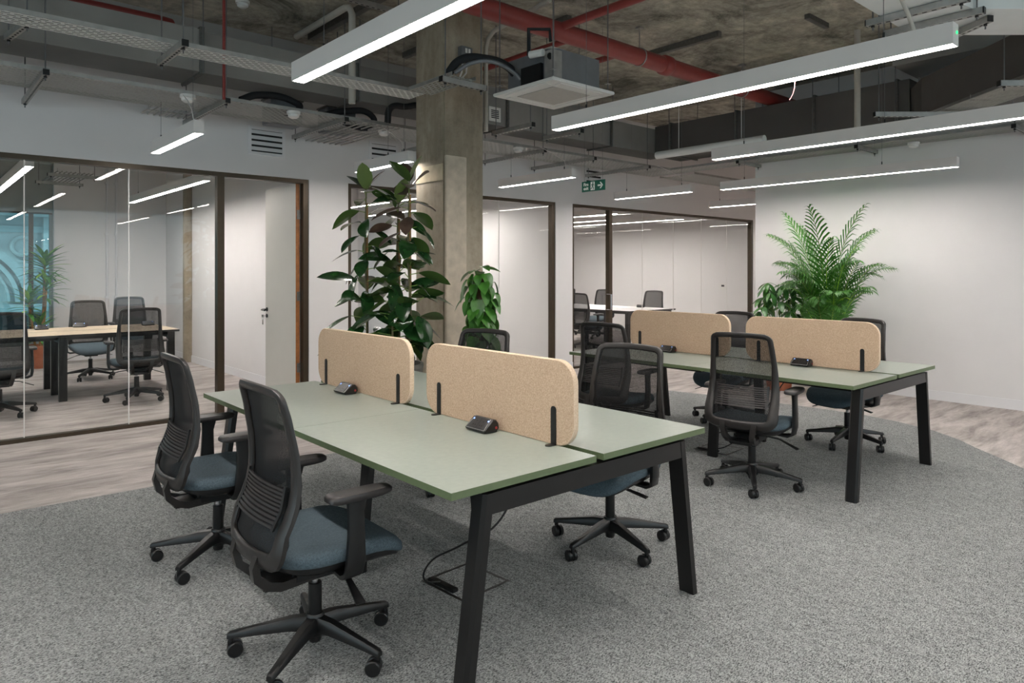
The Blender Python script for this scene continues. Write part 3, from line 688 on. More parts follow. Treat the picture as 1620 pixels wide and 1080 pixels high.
        arm = m.add(V, [(k * 8 + a, k * 8 + (a + 1) % 8, k * 8 + 8 + (a + 1) % 8, k * 8 + 8 + a) for k in range(6) for a in range(8)] + [tuple(range(8)), tuple(range(48, 56))]).obj('armrest', M['plastic2'], t, 50)
        m = MB(); n = 28; V = []
        for s_, z in ((.9, .652), (1, .658), (1, .670), (.93, .678), (.7, .680)):
            for k in range(n):
                a = 2 * pi * k / n; x = .045 + .125 * s_ * abs(cos(a)) ** .5 * (1 if cos(a) > 0 else -1); y = .27 + (.043 - .008 * cos(a)) * s_ * abs(sin(a)) ** .5 * (1 if sin(a) > 0 else -1)
                V.append((x, y * sy, z))
        m.add(V, [(q * n + k, q * n + (k + 1) % n, (q + 1) * n + (k + 1) % n, (q + 1) * n + k) for q in range(4) for k in range(n)] + [tuple(range(n)), tuple(range(4 * n, 5 * n))]).obj('arm_pad', M['armtop'], arm, 50)
    # levers
    MB().beam((.03, -.08, .345), (.05, -.17, .33), .014, .010, .016, .008).beam((.05, -.17, .33), (.04, -.29, .282), .020, .006, .036, .006).obj('lever', M['plastic2'], t)
    MB().beam((.05, .08, .345), (.06, .17, .335), .014, .010, .016, .008).beam((.06, .17, .335), (.05, .245, .318), .024, .007, .034, .006).obj('lever', M['plastic2'], t)
    # gas lift
    MB().tube([(0, 0, .27), (0, 0, .33)], .0135, 16).obj('gas_piston', M['chrome'], t, 40)
    MB().tube([(0, 0, .05), (0, 0, .06), (0, 0, .272), (0, 0, .275)], [.022, .0255, .0255, .022], 18).obj('gas_lift', M['plastic2'], t, 40)
    # five-star base
    m = MB(); m.tube([(0, 0, .075), (0, 0, .085), (0, 0, .15), (0, 0, .158)], [.033, .039, .035, .030], 20)
    for k in range(5):
        c, s_ = cos(k * 2 * pi / 5), sin(k * 2 * pi / 5); P = [(.02, .122, .058, .052), (.09, .121, .046, .046), (.20, .105, .036, .033), (.315, .088, .027, .022), (.322, .084, .022, .018)]
        V = []
        for r_, z, w_, h in P:
            for q, e in ((-1, -1), (1, -1), (1, .4), (.6, 1), (-.6, 1), (-1, .4)): V.append((r_ * c - s_ * w_ / 2 * q, r_ * s_ + c * w_ / 2 * q, z + h / 2 * e))
        m.add(V, [(i * 6 + a, i * 6 + (a + 1) % 6, i * 6 + 6 + (a + 1) % 6, i * 6 + 6 + a) for i in range(4) for a in range(6)] + [tuple(range(6)), tuple(range(24, 30))])
        m.tube([(.309 * c, .309 * s_, .085), (.309 * c, .309 * s_, .062)], .0105, 8)
    m.obj('star_base', M['plastic2'], t, 45)
    # castor: twin wheels under a hood, built around its stem
    m = MB(); r_ = .0285
    for sy in (-1, 1):
        ys = [.004, .0065, .021, .0245]; rs = [r_ * .8, r_, r_, r_ * .86]
        m.tube([(-.014, sy * y, .0065 + r_) for y in ys], rs, 22)
    m.box(-.012, .012, -.0045, .0045, .024, .068).tube([(-.014, -.02, .0065 + r_), (-.014, .02, .0065 + r_)], .006, 8)
    cast = m.mesh('castor', M['plastic2'], 35)
    for k in range(5):
        a = k * 2 * pi / 5; link('castor', cast, t, (.309 * cos(a), .309 * sin(a), 0), (0, 0, a + (0.5, -.6, 1.2, .3, -1.0)[k]))
    return t
chair0 = make_chair(); used = False
def place_chair(x, y, rz, phase, label, group, dz=0):
    global used
    o = chair0 if not used else copy_tree(chair0); used = True
    o.location = (x, y, dz); o.rotation_euler = (0, 0, R(rz)); o['label'] = label; o['group'] = group
    d = R(phase - rz); k = 0
    for ch in o.children:
        if ch.name.startswith('star_base'): ch.rotation_euler = (0, 0, d)
        if ch.name.startswith('castor'):
            a = ch.location; rad = math.hypot(a.x, a.y); ang = k * 2 * pi / 5 + d; ch.location = (rad * cos(ang), rad * sin(ang), 0)
            ch.rotation_euler = (0, 0, ang + (0.5, -.6, 1.2, .3, -1.0)[(k + int(phase)) % 5]); k += 1
    return o
g1, g2, g3, g4 = 'chairs at the front desk', 'chairs at the back desk', 'chairs in the meeting room', 'chairs in the far glass room'
place_chair(1.19, 2.50, -1, 1, 'black net-back chair with blue-grey seat, nearest to the camera', g1)
place_chair(1.21, 3.64, -1, 3, 'black net-back chair with blue-grey seat, left of the nearest chair', g1)
place_chair(2.83, 2.44, 190, 40, 'black net-back chair facing us across the front desk', g1)
place_chair(2.86, 3.72, 196, 40, 'black net-back chair behind the front desk, only its top above the nearest screen', g1)
place_chair(4.35, 3.69, 9, 20, 'black net-back chair pushed in at the far left of the back desk', g2)
place_chair(4.35, 2.49, 10.5, -3, 'black net-back chair on the near side of the back desk, seen from behind in full', g2)
place_chair(5.96, 2.54, 169.5, 38, 'black net-back chair behind the back desk at right, under the palm', g2)
place_chair(6.04, 3.74, 187, 30, 'black net-back chair behind the back desk, seen between its two screens', g2)
place_chair(1.99, 8.66, 88, 24, 'net-back chair nearest the glass in the meeting room', g3)
place_chair(1.92, 10.80, 268, 20, 'net-back chair across the oak table, its blue seat in view', g3)
place_chair(2.66, 11.9, 265, 5, 'net-back chair farthest back in the meeting room', g3)
place_chair(.74, 8.62, 88, 10, 'net-back chair cut by the left picture edge in the meeting room', g3)
place_chair(9.45, 8.75, 6, 10, 'net-back chair on the near side of the far white table', g4)
place_chair(11.35, 8.76, 188, 30, 'net-back chair across the far white table, rightmost', g4)
place_chair(11.3, 10.05, 188, 50, 'net-back chair across the far white table, beside the bronze post', g4)
place_chair(11.3, 11.15, 186, 15, 'net-back chair at the far table cut by the glass frame at left', g4)

# ------------------------------------------------------------ floor boxes and cords
def floor_box(x, y, label, sx=.29, sy=.29, lid=True):
    t = thing('floor_box', label, 'floor box', (x, y, .006), R(4)); f = .012
    m = MB().box(-sx / 2, sx / 2, -sy / 2, -sy / 2 + f, .0002, .003).box(-sx / 2, sx / 2, sy / 2 - f, sy / 2, .0002, .003).box(-sx / 2, -sx / 2 + f, -sy / 2 + f, sy / 2 - f, .0002, .003).box(sx / 2 - f, sx / 2, -sy / 2 + f, sy / 2 - f, .0002, .003)
    m.obj('rim', M['plastic'], t); pbox('lid', -sx / 2 + .014, sx / 2 - .014, -sy / 2 + .014, sy / 2 - .014, .0002, .0022, M['carpet'], t)
    pbox('cable_outlet', -sx / 2 + .014, -sx / 2 + .05, -.06, .12, .0023, .02, M['plastic2'], t, .004)
    return t
floor_box(1.99, 2.60, 'square carpet-filled floor box under the front desk')
floor_box(5.02, 3.17, 'square floor box under the back desk behind the chair')
def cord(name, pts, r, mat, label, cat='cable'):
    cu = bpy.data.curves.new(name, 'CURVE'); cu.dimensions = '3D'; sp = cu.splines.new('BEZIER'); sp.bezier_points.add(len(pts) - 1)
    for b, p in zip(sp.bezier_points, pts): b.co = p; b.handle_left_type = b.handle_right_type = 'AUTO'
    cu.bevel_depth = r; cu.bevel_resolution = 2; cu.resolution_u = 8
    tmp = bpy.data.objects.new(name, cu); COL.objects.link(tmp); dg = bpy.context.evaluated_depsgraph_get(); me = bpy.data.meshes.new_from_object(tmp.evaluated_get(dg)); bpy.data.objects.remove(tmp)
    me.materials.clear(); me.materials.append(mat); me.polygons.foreach_set('use_smooth', [True] * len(me.polygons))
    o = link(name, me)
    if label: tag(o, label, cat)
    return o
cord('power_cable', [(1.88, 2.1, .62), (1.80, 2.14, .45), (1.74, 2.3, .33), (1.72, 2.5, .20), (1.78, 2.62, .06), (1.88, 2.64, .022)], .0045, M['plastic2'], 'black cable looping from the front desk down to the floor box')
cord('power_cable', [(5.0, 2.6, .62), (4.95, 2.8, .3), (4.93, 3.05, .06), (4.92, 3.15, .024)], .004, M['plastic2'], 'black cable dropping from the back desk to its floor box')

# ------------------------------------------------------------ services at the ceiling
def perf_tray(name, label, x0, x1, y0, y1, z, along='x', rim=.03, parts=None, group=None):
    """perforated cable tray: pierced bed and two upstand flanges"""
    t = thing(name, label, 'cable tray', ((x0 + x1) / 2, (y0 + y1) / 2, z), 0, group); hx, hy = (x1 - x0) / 2, (y1 - y0) / 2
    mat = (M['perf_lit'] if abs(y1 - y0) < .3 else M['perf']) if along == 'x' else M['perf_y']
    pbox('tray_bed', -hx, hx, -hy, hy, 0, .0015, mat, t)
    for s_ in (-1, 1):
        if along == 'x': pbox('flange', -hx, hx, s_ * hy - .001, s_ * hy + .001, .0016, rim, M['galv'], t)
        else: pbox('flange', s_ * hx - .001, s_ * hx + .001, -hy, hy, .0016, rim, M['galv'], t)
    return t
def hanger(p0, p1, z, label, top=CEIL, h=.041, w_=.041, off=.04):
    """slotted channel trapeze on two threaded rods"""
    p0 = Vector((p0[0], p0[1], 0)); p1 = Vector((p1[0], p1[1], 0)); L = (p1 - p0).length; a = math.atan2(p1.y - p0.y, p1.x - p0.x); c = (p0 + p1) / 2
    t = thing('trapeze_hanger', label, 'hanger', (c.x, c.y, z), a, 'channel trapeze hangers')
    m = MB().box(-L / 2, L / 2, -w_ / 2, w_ / 2, 0, .003).box(-L / 2, L / 2, -w_ / 2, -w_ / 2 + .003, .003, h).box(-L / 2, L / 2, w_ / 2 - .003, w_ / 2, .003, h)
    m.obj('channel', M['galv'], t)
    sl = MB(); k = int(L / .05)
    for i in range(k): x = -L / 2 + (i + .5) * L / k; sl.box(x - .013, x + .013, -.006, .006, -.0012, -.0002)
    o = sl.obj('channel_slots', M['louvre_dark'], t); o['kind'] = 'stuff'
    for s_ in (-1, 1):
        x = s_ * (L / 2 - off); MB().tube([(x, 0, -.035), (x, 0, (top if not isinstance(top, tuple) else top[s_ > 0]) - z)], .005, 6).obj('threaded_rod', M['wire'], t)
        MB().tube([(x, 0, -.014), (x, 0, -.0015)], .011, 6).obj('nut', M['plastic2'], t)
        pbox('end_cap', s_ * L / 2 - .004, s_ * L / 2 + .004, -w_ / 2, w_ / 2, 0, h, M['plastic2'], t)
    return t
def slats_tray(name, label, L, W, z, loc, rz, n=9, pitch=.28):
    """wire basket tray: long wires with cross wires"""
    t = thing(name, label, 'cable tray', (loc[0], loc[1], z), rz, None)
    for i in range(n):
        y = -W / 2 + W * i / (n - 1); MB().tube([(-L / 2, y, 0), (L / 2, y, 0)], .007, 6).obj('long_wire', M['galv'], t)
    k = max(2, int(L / pitch))
    for i in range(k):
        x = -L / 2 + .02 + (L - .04) * i / (k - 1); MB().tube([(x, -W / 2, .04), (x, -W / 2, -.008), (x, W / 2, -.008), (x, W / 2, .04)], .003, 5).obj('cross_wire', M['galv'], t)
    return t
# tray 1: narrow, ends in front of the column and turns towards the camera
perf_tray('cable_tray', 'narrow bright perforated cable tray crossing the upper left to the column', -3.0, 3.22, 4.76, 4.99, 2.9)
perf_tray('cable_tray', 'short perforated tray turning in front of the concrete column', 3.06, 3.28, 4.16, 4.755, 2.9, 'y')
hanger((1.33, 4.60), (1.33, 5.16), 2.855, 'slotted hanger under the narrow bright tray at upper left')
hanger((3.0, 4.22), (3.42, 4.22), 2.855, 'channel under the tray end in front of the column')
# tray 2: wide, along the partition
perf_tray('cable_tray', 'wide perforated cable tray running along the glass partition wall', -3.0, 8.3, 6.03, 6.66, 2.9)
perf_tray('cable_tray', 'wide perforated cable tray going on into the corridor behind the white wall', 8.9, 12.5, 6.03, 6.66, 2.9)
perf_tray('cable_tray', 'perforated tray above the white wall with the palm', 8.31, 8.70, -2.0, 6.66, 2.9, 'y')
for x, lab in ((-.9, 'out of view at left'), (.78, 'at the left edge'), (2.05, 'beside the red drop pipe'), (3.14, 'left of the column'), (4.5, 'right of the column'), (5.72, 'behind the second pendant end'), (6.6, 'above the exit sign'), (7.7, 'near the tray corner')):
    hanger((x, 5.93), (x, 7.1), 2.855, 'trapeze hanger under the wide partition tray ' + lab)
hanger((4.4, 4.72), (4.4, 5.3), 2.79, 'small trapeze hanger right of the column, left one'); hanger((4.95, 4.62), (4.95, 5.15), 2.79, 'small trapeze hanger right of the column, right one'); hanger((.62, 5.42), (.55, 5.9), 3.04, 'dark trapeze hanger above the wide tray at the left edge')
hanger((2.55, 5.3), (3.35, 5.3), 3.72, 'high channel on rods under the soffit left of the column')
for i, y in enumerate((4.9, 3.4, 1.9)):
    hanger((8.2, y), (8.76, y), 2.855, 'trapeze hanger under the tray over the white wall, ' + ('farthest', 'middle', 'nearest')[i], top=3.045 if y > 2.5 else CEIL)
slats_tray('basket_tray', 'short basket tray passing through the wall above the meeting room glass', 1.5, .42, 2.93, (1.90, 7.3), R(90), 9)
slats_tray('basket_tray', 'short basket tray branching to the wall above the door head', 1.3, .42, 2.87, (3.52, 6.6), R(90), 7)
slats_tray('basket_tray', 'basket tray hanging inside the meeting room', 1.6, .42, 2.80, (1.8, 11.9), R(90), 9)
hanger((1.5, 11.3), (2.1, 11.3), 2.75, 'hanger under the basket tray inside the meeting room, nearer'); hanger((1.5, 12.4), (2.1, 12.4), 2.75, 'hanger under the basket tray inside the meeting room, farther')
# obliquely running basket tray and duct at the right
FW = Vector((cos(R(48.77)), sin(R(48.77)), 0)); RT = Vector((sin(R(48.77)), -cos(R(48.77)), 0))
def pl(l, f, z=0): v = RT * l + FW * f; return (v.x, v.y, z)
cc = pl(4.08, 5.0); slats_tray('basket_tray', 'long basket tray running towards us at the right edge, over the third pendant', 3.2, .34, 2.92, cc, R(48.77), 12, .5)
a_, b_ = pl(3.3, 6.35), pl(4.6, 6.35); hanger(a_, b_, 2.86, 'channel across the end of the oblique basket tray', top=(CEIL, 2.998)); a_, b_ = pl(3.7, 5.3), pl(4.5, 5.3); hanger(a_, b_, 2.86, 'channel under the oblique basket tray nearer the picture edge', top=(CEIL, 2.998))

def rect_duct(name, label, runs, mat, z0, z1, flanges=(), seams=None):
    """runs: list of 4-corner plan polygons joined end to end"""
    t = thing(name, label, 'duct', (runs[0][0][0], runs[0][0][1], z0)); ox, oy = runs[0][0][0], runs[0][0][1]
    for r_ in runs:
        MB().prism([(p[0] - ox, p[1] - oy) for p in r_], 0, z1 - z0).obj('duct_section', M[mat], t)
    for (x0, x1, y0, y1) in flanges:
        for qx, qy in (((x0 + x1) / 2, y0 - .02), ((x0 + x1) / 2, y1 + .02)) if x1 - x0 < y1 - y0 else ((x0 - .02, (y0 + y1) / 2), (x1 + .02, (y0 + y1) / 2)): MB().tube([(qx - ox, qy - oy, -.02), (qx - ox, qy - oy, CEIL - z0 - .002)], .005, 6).obj('threaded_rod', M['wire'], t)
        m = MB(); e = .018; X0_, X1_, Y0_, Y1_ = x0 - ox, x1 - ox, y0 - oy, y1 - oy
        m.box(X0_, X1_, Y0_, Y1_, -e, -.0005).box(X0_, X1_, Y0_, Y1_, z1 - z0 + .0005, z1 - z0 + e)
        if x1 - x0 < y1 - y0: m.box(X0_, X1_, Y0_, Y0_ + e, -.0005, z1 - z0 + .0005).box(X0_, X1_, Y1_ - e, Y1_, -.0005, z1 - z0 + .0005)
        else: m.box(X0_, X0_ + e, Y0_, Y1_, -.0005, z1 - z0 + .0005).box(X1_ - e, X1_, Y0_, Y1_, -.0005, z1 - z0 + .0005)
        m.obj('flange', M['strut'], t)
    return t
rect_duct('air_duct', 'large grey rectangular duct at upper left above the wide tray', [[(-3, 6.02), (1.86, 6.02), (1.86, 6.5), (-3, 6.5)]], 'duct', 3.10, 3.45, [(.15, .18, 6.0, 6.52), (1.85, 1.885, 6.0, 6.52)])
rect_duct('air_duct', 'grey rectangular duct running behind the column along the partition', [[(1.89, 6.04), (7.45, 6.04), (7.45, 6.42), (1.89, 6.42)], [(7.452, 6.04), (8.35, 6.04), (8.35, 6.42), (7.452, 6.42)]], 'duct', 3.10, 3.44,
          [(3.3, 3.33, 6.02, 6.44), (5.2, 5.23, 6.02, 6.44), (7.0, 7.03, 6.02, 6.44)])
rect_duct('air_duct', 'dark grey rectangular duct above the white wall', [[(7.95, 2.75), (8.55, 2.75), (8.55, 6.03), (7.95, 6.03)]], 'duct_dark', 3.05, 3.47, [(7.93, 8.57, 5.75, 5.78), (7.93, 8.57, 4.75, 4.78), (7.93, 8.57, 3.75, 3.78), (7.93, 8.57, 2.86, 2.89)])
d0, d1 = pl(4.25, 7.3), pl(5.0, 7.0); e0, e1 = pl(4.05, 6.9), pl(4.95, 6.5)
f0, f1 = pl(3.98, 3.2), pl(4.95, 3.2)
rect_duct('air_duct', 'dark grey duct offsetting towards us at the right edge', [[(7.96, 2.74), (8.54, 2.74), e1[:2], e0[:2]], [e0[:2], e1[:2], f1[:2], f0[:2]]], 'duct_dark', 3.0, 3.36)
rect_duct('air_duct', 'round silver duct section', [[(6.9, 5.2), (7.0, 5.2), (7.0, 5.3), (6.9, 5.3)]], 'duct', 3.0, 3.1) if False else None
o = MB().tube([(7.62, 5.75, 3.0), (7.62, 4.2, 3.0)], .05, 20).tube([(7.62, 5.4, 3.04), (7.62, 5.4, CEIL)], .004, 5).tube([(7.62, 4.5, 3.04), (7.62, 4.5, CEIL)], .004, 5).obj('flexible_duct', M['galv_white'], None, 50); tag(o, 'round bright spiral duct between the trays beyond the exit sign', 'duct')
# pale duct at the upper right: comes along x and turns away
rect_duct('air_duct', 'pale broad duct with channels under it at the upper right corner', [[(1.0, 1.42), (4.98, 1.42), (5.28, 1.84), (1.0, 1.84)][::1], [(4.98, 1.42), (5.12, 1.40), (5.85, .76), (6.17, 1.13), (5.50, 1.72), (5.28, 1.84)]], 'galv_white', 3.12, 3.45)
for x, lab in ((4.82, 'left'), (5.12, 'right')):
    hanger((x, 1.34), (x, 1.93), 3.075, 'channel under the pale upper right duct, ' + lab + ' of the pair')
hanger((5.32, 1.36), (5.62, 1.78), 3.075, 'channel under the bend of the pale upper right duct'); hanger((5.62, .90), (5.97, 1.30), 3.075, 'channel under the pale duct beyond its bend')
sup = MB().tube([(4.52, 1.62, 3.12), (4.56, 1.585, 3.0), (4.59, 1.55, 2.86), (4.59, 1.55, 2.80)], .012, 8).obj('conduit_drop', M['conduit'], None, 60); tag(sup, 'pale flexible conduit curving down from the upper right duct', 'conduit')

# red sprinkler pipework
pp = thing('sprinkler_pipe', 'thick red sprinkler main crossing the soffit from behind the column to the right', 'pipe', (0, 4.36, 3.57))
MB().tube([(-4, 0, 0), (XR - .005, 0, 0)], .082, 24).obj('pipe', M['red'], pp, 40)
MB().tube([(5.86, 0, 0), (5.88, 0, 0), (5.97, 0, 0), (5.99, 0, 0)], [.085, .10, .10, .085], 24).obj('coupling', M['red'], pp, 40)
for x0, y1, r_ in ((4.36, -2.6, .036), (5.35, 1.2, .03), (4.66, 1.4, .03), (6.9, -2, .03)): MB().tube([(x0, 0, .03), (x0, y1, .03)], r_, 14).obj('branch', M['red'], pp, 40)
for x in (2.0, 5.50, 7.4):
    m = MB().tube([(x, .088 * sin(a * pi / 8), .088 * cos(a * pi / 8)) for a in range(0, 9)], .006, 6).tube([(x, -.088 * sin(a * pi / 8), .088 * cos(a * pi / 8)) for a in range(0, 9)], .006, 6).tube([(x, 0, .088), (x, 0, CEIL - 3.57)], .006, 6).box(x - .03, x + .03, -.03, .03, CEIL - 3.57 - .02, CEIL - 3.57)
    m.obj('pipe_hanger', M['galv'], pp)
o = MB().tube([(-3, 6.72, 3.68), (1.70, 6.72, 3.68), (1.82, 6.74, 3.68), (1.86, 6.84, 3.68), (1.86, 7.05, 3.68)], .045, 16).obj('red_pipe', M['red'], None, 50); tag(o, 'thin red pipe with an elbow at the upper left', 'pipe')
o = MB().tube([(1.99, 5.85, CEIL), (1.99, 5.85, 2.86)], .012, 10).obj('red_drop_pipe', M['red']); tag(o, 'slim vertical red pipe dropping to the wide tray', 'pipe')
# pale conduits
o = MB().tube([(4.24, 5.22, 2.8), (4.24, 5.22, 3.60), (4.235, 5.18, 3.68), (4.22, 5.08, 3.725), (4.16, 4.56, 3.73), (4.1, 4.2, 3.73)], .022, 12).obj('conduit', M['conduit'], None, 50); tag(o, 'off-white conduit rising beside the column and bending towards us', 'conduit')
o = MB().tube([(2.99, 5.55, 2.93), (2.99, 5.55, 3.72), (2.99, 5.60, 3.79), (2.99, 5.68, 3.81), (2.99, 6.70, 3.81)], .03, 12).obj('conduit', M['conduit'], None, 50); tag(o, 'off-white conduit with a bend above the wide tray, left of the column', 'conduit')
o = MB().tube([(.36, 5.9, CEIL), (.36, 5.9, 2.93)], .03, 12).obj('conduit', M['conduit'], None, 50); tag(o, 'off-white vertical conduit at the left picture edge', 'conduit')
o = MB().tube([(7.45, 4.62, 3.68), (7.45, 4.58, 3.74), (7.45, 4.48, 3.76), (7.45, 3.7, 3.76)], .03, 12).obj('conduit', M['conduit'], None, 50); tag(o, 'short pale bent conduit under the soffit above the dark duct', 'conduit')
o = MB().tube([(7.22, 2.98, CEIL), (7.22, 2.98, 2.86)], .03, 12).obj('conduit', M['conduit'], None, 50); tag(o, 'pale vertical conduit dropping behind the third pendant', 'conduit')
for x, y0, y1, lab in ((3.15, 4.2, 6.72, 'long dark channel fixed under the soffit left of the column'), (4.75, 4.6, 5.15, 'short dark channel on the soffit behind the cassette'), (6.2, 3.9, 4.9, 'dark channel on the soffit above the second pendant'), (4.2, 5.9, 6.6, 'dark channel on the soffit right of the column')):
    o = MB().box(x - .03, x + .03, y0, y1, CEIL - .06, CEIL - .0005).obj('soffit_channel', M['strut']); tag(o, lab, 'channel')
for i, (x, y) in enumerate(((5.55, 2.9), (6.6, 3.1))):
    o = MB().box(x - .2, x + .2, y - .025, y + .025, CEIL - .045, CEIL - .0005).obj('soffit_bracket', M['strut']); tag(o, ('short channel bracket on the raw soffit, left one', 'short channel bracket on the raw soffit near the pale duct')[i], 'bracket')
# smoke detectors
for x, y, z, lab in ((1.76, 6.02, 2.83, 'white smoke detector under the wide tray, above the short left pendant'), (2.66, 6.02, 2.83, 'white smoke detector under the wide tray near the first vent'), (3.70, 6.2, 2.83, 'white smoke detector under the tray beside the column'), (2.30, 6.28, CEIL - .06, 'white smoke detector on the soffit at upper left'), (5.4, 6.05, 2.83, 'white detector under the tray right of the column'), (8.5, 2.9, 2.83, 'white detector under the tray over the white wall')):
    t = thing('smoke_detector', lab, 'smoke detector', (x, y, z), 0, 'smoke detectors')
    MB().tube([(0, 0, .06), (0, 0, .035), (0, 0, .034)], [.06, .06, .05], 24).obj('base', M['white_plastic'], t, 40)
    MB().tube([(0, 0, .033), (0, 0, .012), (0, 0, 0)], [.05, .047, .03], 24).obj('head', M['white_plastic'], t, 40)
# black lagged pipes
for P, lab in (([(2.25, 6.2, 2.96), (2.40, 6.2, 3.03), (2.75, 6.2, 3.02), (2.80, 6.2, 2.98), (2.5, 6.3, 2.95)], 'black lagged pipes curling on the wide tray, left'), ([(3.05, 6.3, 2.95), (3.3, 6.25, 3.03), (3.55, 6.2, 3.02), (3.58, 6.2, 2.94), (3.2, 6.3, 2.94)], 'black lagged pipes bending over the wide tray left of the column'), ([(3.62, 6.0, 2.92), (3.63, 5.96, 3.06), (3.8, 5.96, 3.10), (4.0, 5.96, 3.12), (4.05, 5.96, 2.98), (4.3, 6.0, 2.95), (4.7, 6.0, 2.94)], 'black lagged pipe hump on the wide tray beside the column'), ([(3.12, 4.3, 2.95), (3.2, 4.25, 3.06), (3.4, 4.2, 3.10), (3.6, 4.15, 3.06), (3.68, 4.15, 3.0)], 'black lagged pipe bundle crossing the column to the cassette')):
    o = cord('lagged_pipe', P, .032, M['insul'], lab, 'pipe')
o = cord('grey_flex', [(3.14, 4.24, 2.95), (3.25, 4.18, 3.03), (3.42, 4.12, 3.06), (3.6, 4.08, 3.0), (3.64, 4.05, 2.95)], .016, M['grey_panel'], 'grey flexible conduit beside the black lagged bundle at the column', 'conduit')
# box behind the trays at the left
for x, lab in ((2.86, 'grey fan box behind the wide tray, left'), (3.45, 'grey box behind the wide tray near the column')):
    t = thing('valve_box', lab, 'fan box', (x, 6.75, 2.9)); pbox('casing', -.16, .16, -.13, .1, 0, .24, M['grey_panel'], t, .006); pbox('lid_strip', -.17, .17, -.135, .105, .241, .256, M['strut'], t)
    MB().tube([(-.1, 0, .256), (-.1, 0, CEIL - 2.9)], .004, 5).obj('threaded_rod', M['wire'], t)

# ceiling cassette
t = thing('ceiling_cassette', 'white square ceiling cassette air conditioner hanging beside the column', 'air conditioner', (3.925, 3.975, 2.85)); S = .345
m = MB().box(-S, S, -S, S, .006, .03, bev=.006); m.obj('fascia', M['white_plastic'], t)
for a in range(4):
    mt = Matrix.Rotation(a * pi / 2, 4, 'Z'); MB().box(-.235, .235, -.312, -.252, .001, .0055).xf(mt).obj('louvre_flap', M['white_plastic'], t)
pbox('intake_grille', -.205, .205, -.205, .205, .001, .0055, plain('grille_grey', '#b9b5b0', .7), t)
m = MB(); B = .285; m.prism([(-B + .06, -B), (B - .06, -B), (B, -B + .06), (B, B - .06), (B - .06, B), (-B + .06, B), (-B, B - .06), (-B, -B + .06)], .031, .27); m.obj('casing', M['grey_panel'], t)
pbox('control_panel', -B - .012, -B + .08, -B - .012, -B + .08, .031, .25, M['galv'], t)
pbox('terminal_cover', -B - .03, -B - .0005, -.18, .04, .04, .17, M['plastic2'], t)
MB().tube([(-B - .02, -B + .02, .20), (-B - .02, -B + .01, .20)], .025, 12).obj('round_badge', M['plastic2'], t)
MB().box(-.14, .06, -.12, .12, .271, .36, bev=.03).obj('pump_cover', M['conduit'], t)
MB().tube([(-B - .06, -.1, .24), (-B - .04, -.22, .235)], .028, 12).obj('pipe_lagging', M['white_plastic'], t)
MB().tube([(-B - .06, -.08, .24), (-B - .06, -.08, .44), (-.18, -.14, .46), (-.17, -.14, .37)], .014, 8).obj('pipe_lagging', M['insul'], t, 50)
for sx in (-1, 1):
    for sy in (-1, 1):
        MB().tube([(sx * (B + .02), sy * (B + .02), .05), (sx * (B + .02), sy * (B + .02), CEIL - 2.85)], .005, 6).obj('threaded_rod', M['wire'], t)
        pbox('lug', sx * (B + .02) - .02, sx * (B + .02) + .02, sy * (B + .02) - .02, sy * (B + .02) + .02, .09, .094, M['galv'], t)
# small white grille on the duct side behind the cassette
t = thing('duct_grille', 'small square white grille on the grey duct behind the cassette', 'grille', (5.02, 6.03, 3.135))
pbox('frame', -.085, .085, -.012, -.001, 0, .16, M['white_plastic'], t)
for i in range(5): pbox('slat', -.055, .055, -.016, -.0125, .035 + i * .02, .045 + i * .02, M['louvre_dark'], t)

# wall louvres
for x, z0, h, lab in ((2.88, 2.66, .29, 'white louvred wall vent above the glass door'), (4.28, 2.66, .31, 'white louvred wall vent just left of the column'), (7.94, 2.70, .36, 'white louvred wall vent half behind the exit sign')):
    t = thing('wall_vent', lab, 'vent', (x, YW, z0), 0, 'white louvred wall vents'); w_ = .165
    m = MB().box(-w_ - .03, w_ + .03, -.014, -.001, 0, .03).box(-w_ - .03, w_ + .03, -.014, -.001, h - .03, h).box(-w_ - .03, -w_, -.014, -.001, .03, h - .03).box(w_, w_ + .03, -.014, -.001, .03, h - .03); m.obj('frame', M['skirting'], t)
    pbox('void', -w_, w_, -.004, -.001, .03, h - .03, M['louvre_dark'], t)
    n = 4; p = (h - .06) / n
    for i in range(n):
        z = .03 + i * p; MB().add([(-w_, -.004, z + p * .92), (w_, -.004, z + p * .92), (w_, -.013, z + p * .28), (-w_, -.013, z + p * .28), (-w_, -.0045, z + p * .88), (w_, -.0045, z + p * .88), (w_, -.0135, z + p * .24), (-w_, -.0135, z + p * .24)], [(0, 1, 2, 3), (7, 6, 5, 4), (0, 4, 5, 1), (1, 5, 6, 2), (2, 6, 7, 3), (3, 7, 4, 0)]).obj('slat', M['skirting'], t)

# fire exit sign, hanging, facing -x
def text_mesh(body, size, bold=True):
    cu = bpy.data.curves.new('txt', 'FONT'); cu.body = body; cu.size = size; cu.align_x = 'CENTER'; cu.align_y = 'CENTER'; cu.extrude = .0006; cu.offset = .0012 if bold else 0; cu.space_line = 1.0; cu.resolution_u = 3
    o = bpy.data.objects.new('txt', cu); COL.objects.link(o); dg = bpy.context.evaluated_depsgraph_get(); me = bpy.data.meshes.new_from_object(o.evaluated_get(dg)); bpy.data.objects.remove(o); return me
t = thing('fire_exit_sign', 'green fire exit sign with running figure and right arrow, hanging', 'exit sign', (5.23, 4.73, 2.258))
pbox('plate', 0, .006, -.155, .155, 0, .105, M['green_sign'], t)
rot = Matrix(((0, 0, -1, 0), (-1, 0, 0, 0), (0, 1, 0, 0), (0, 0, 0, 1)))   # text x -> -y, text y -> z, faces -x
white = emit('photoluminescent_white', '#e8efe8', .15)
for body, zz in (('Fire', .072), ('exit', .032)):
    me = text_mesh(body, .043); me.materials.clear(); me.materials.append(white); me.transform(Matrix.Translation((-.0012, .098, zz)) @ rot); link('lettering', me, t)
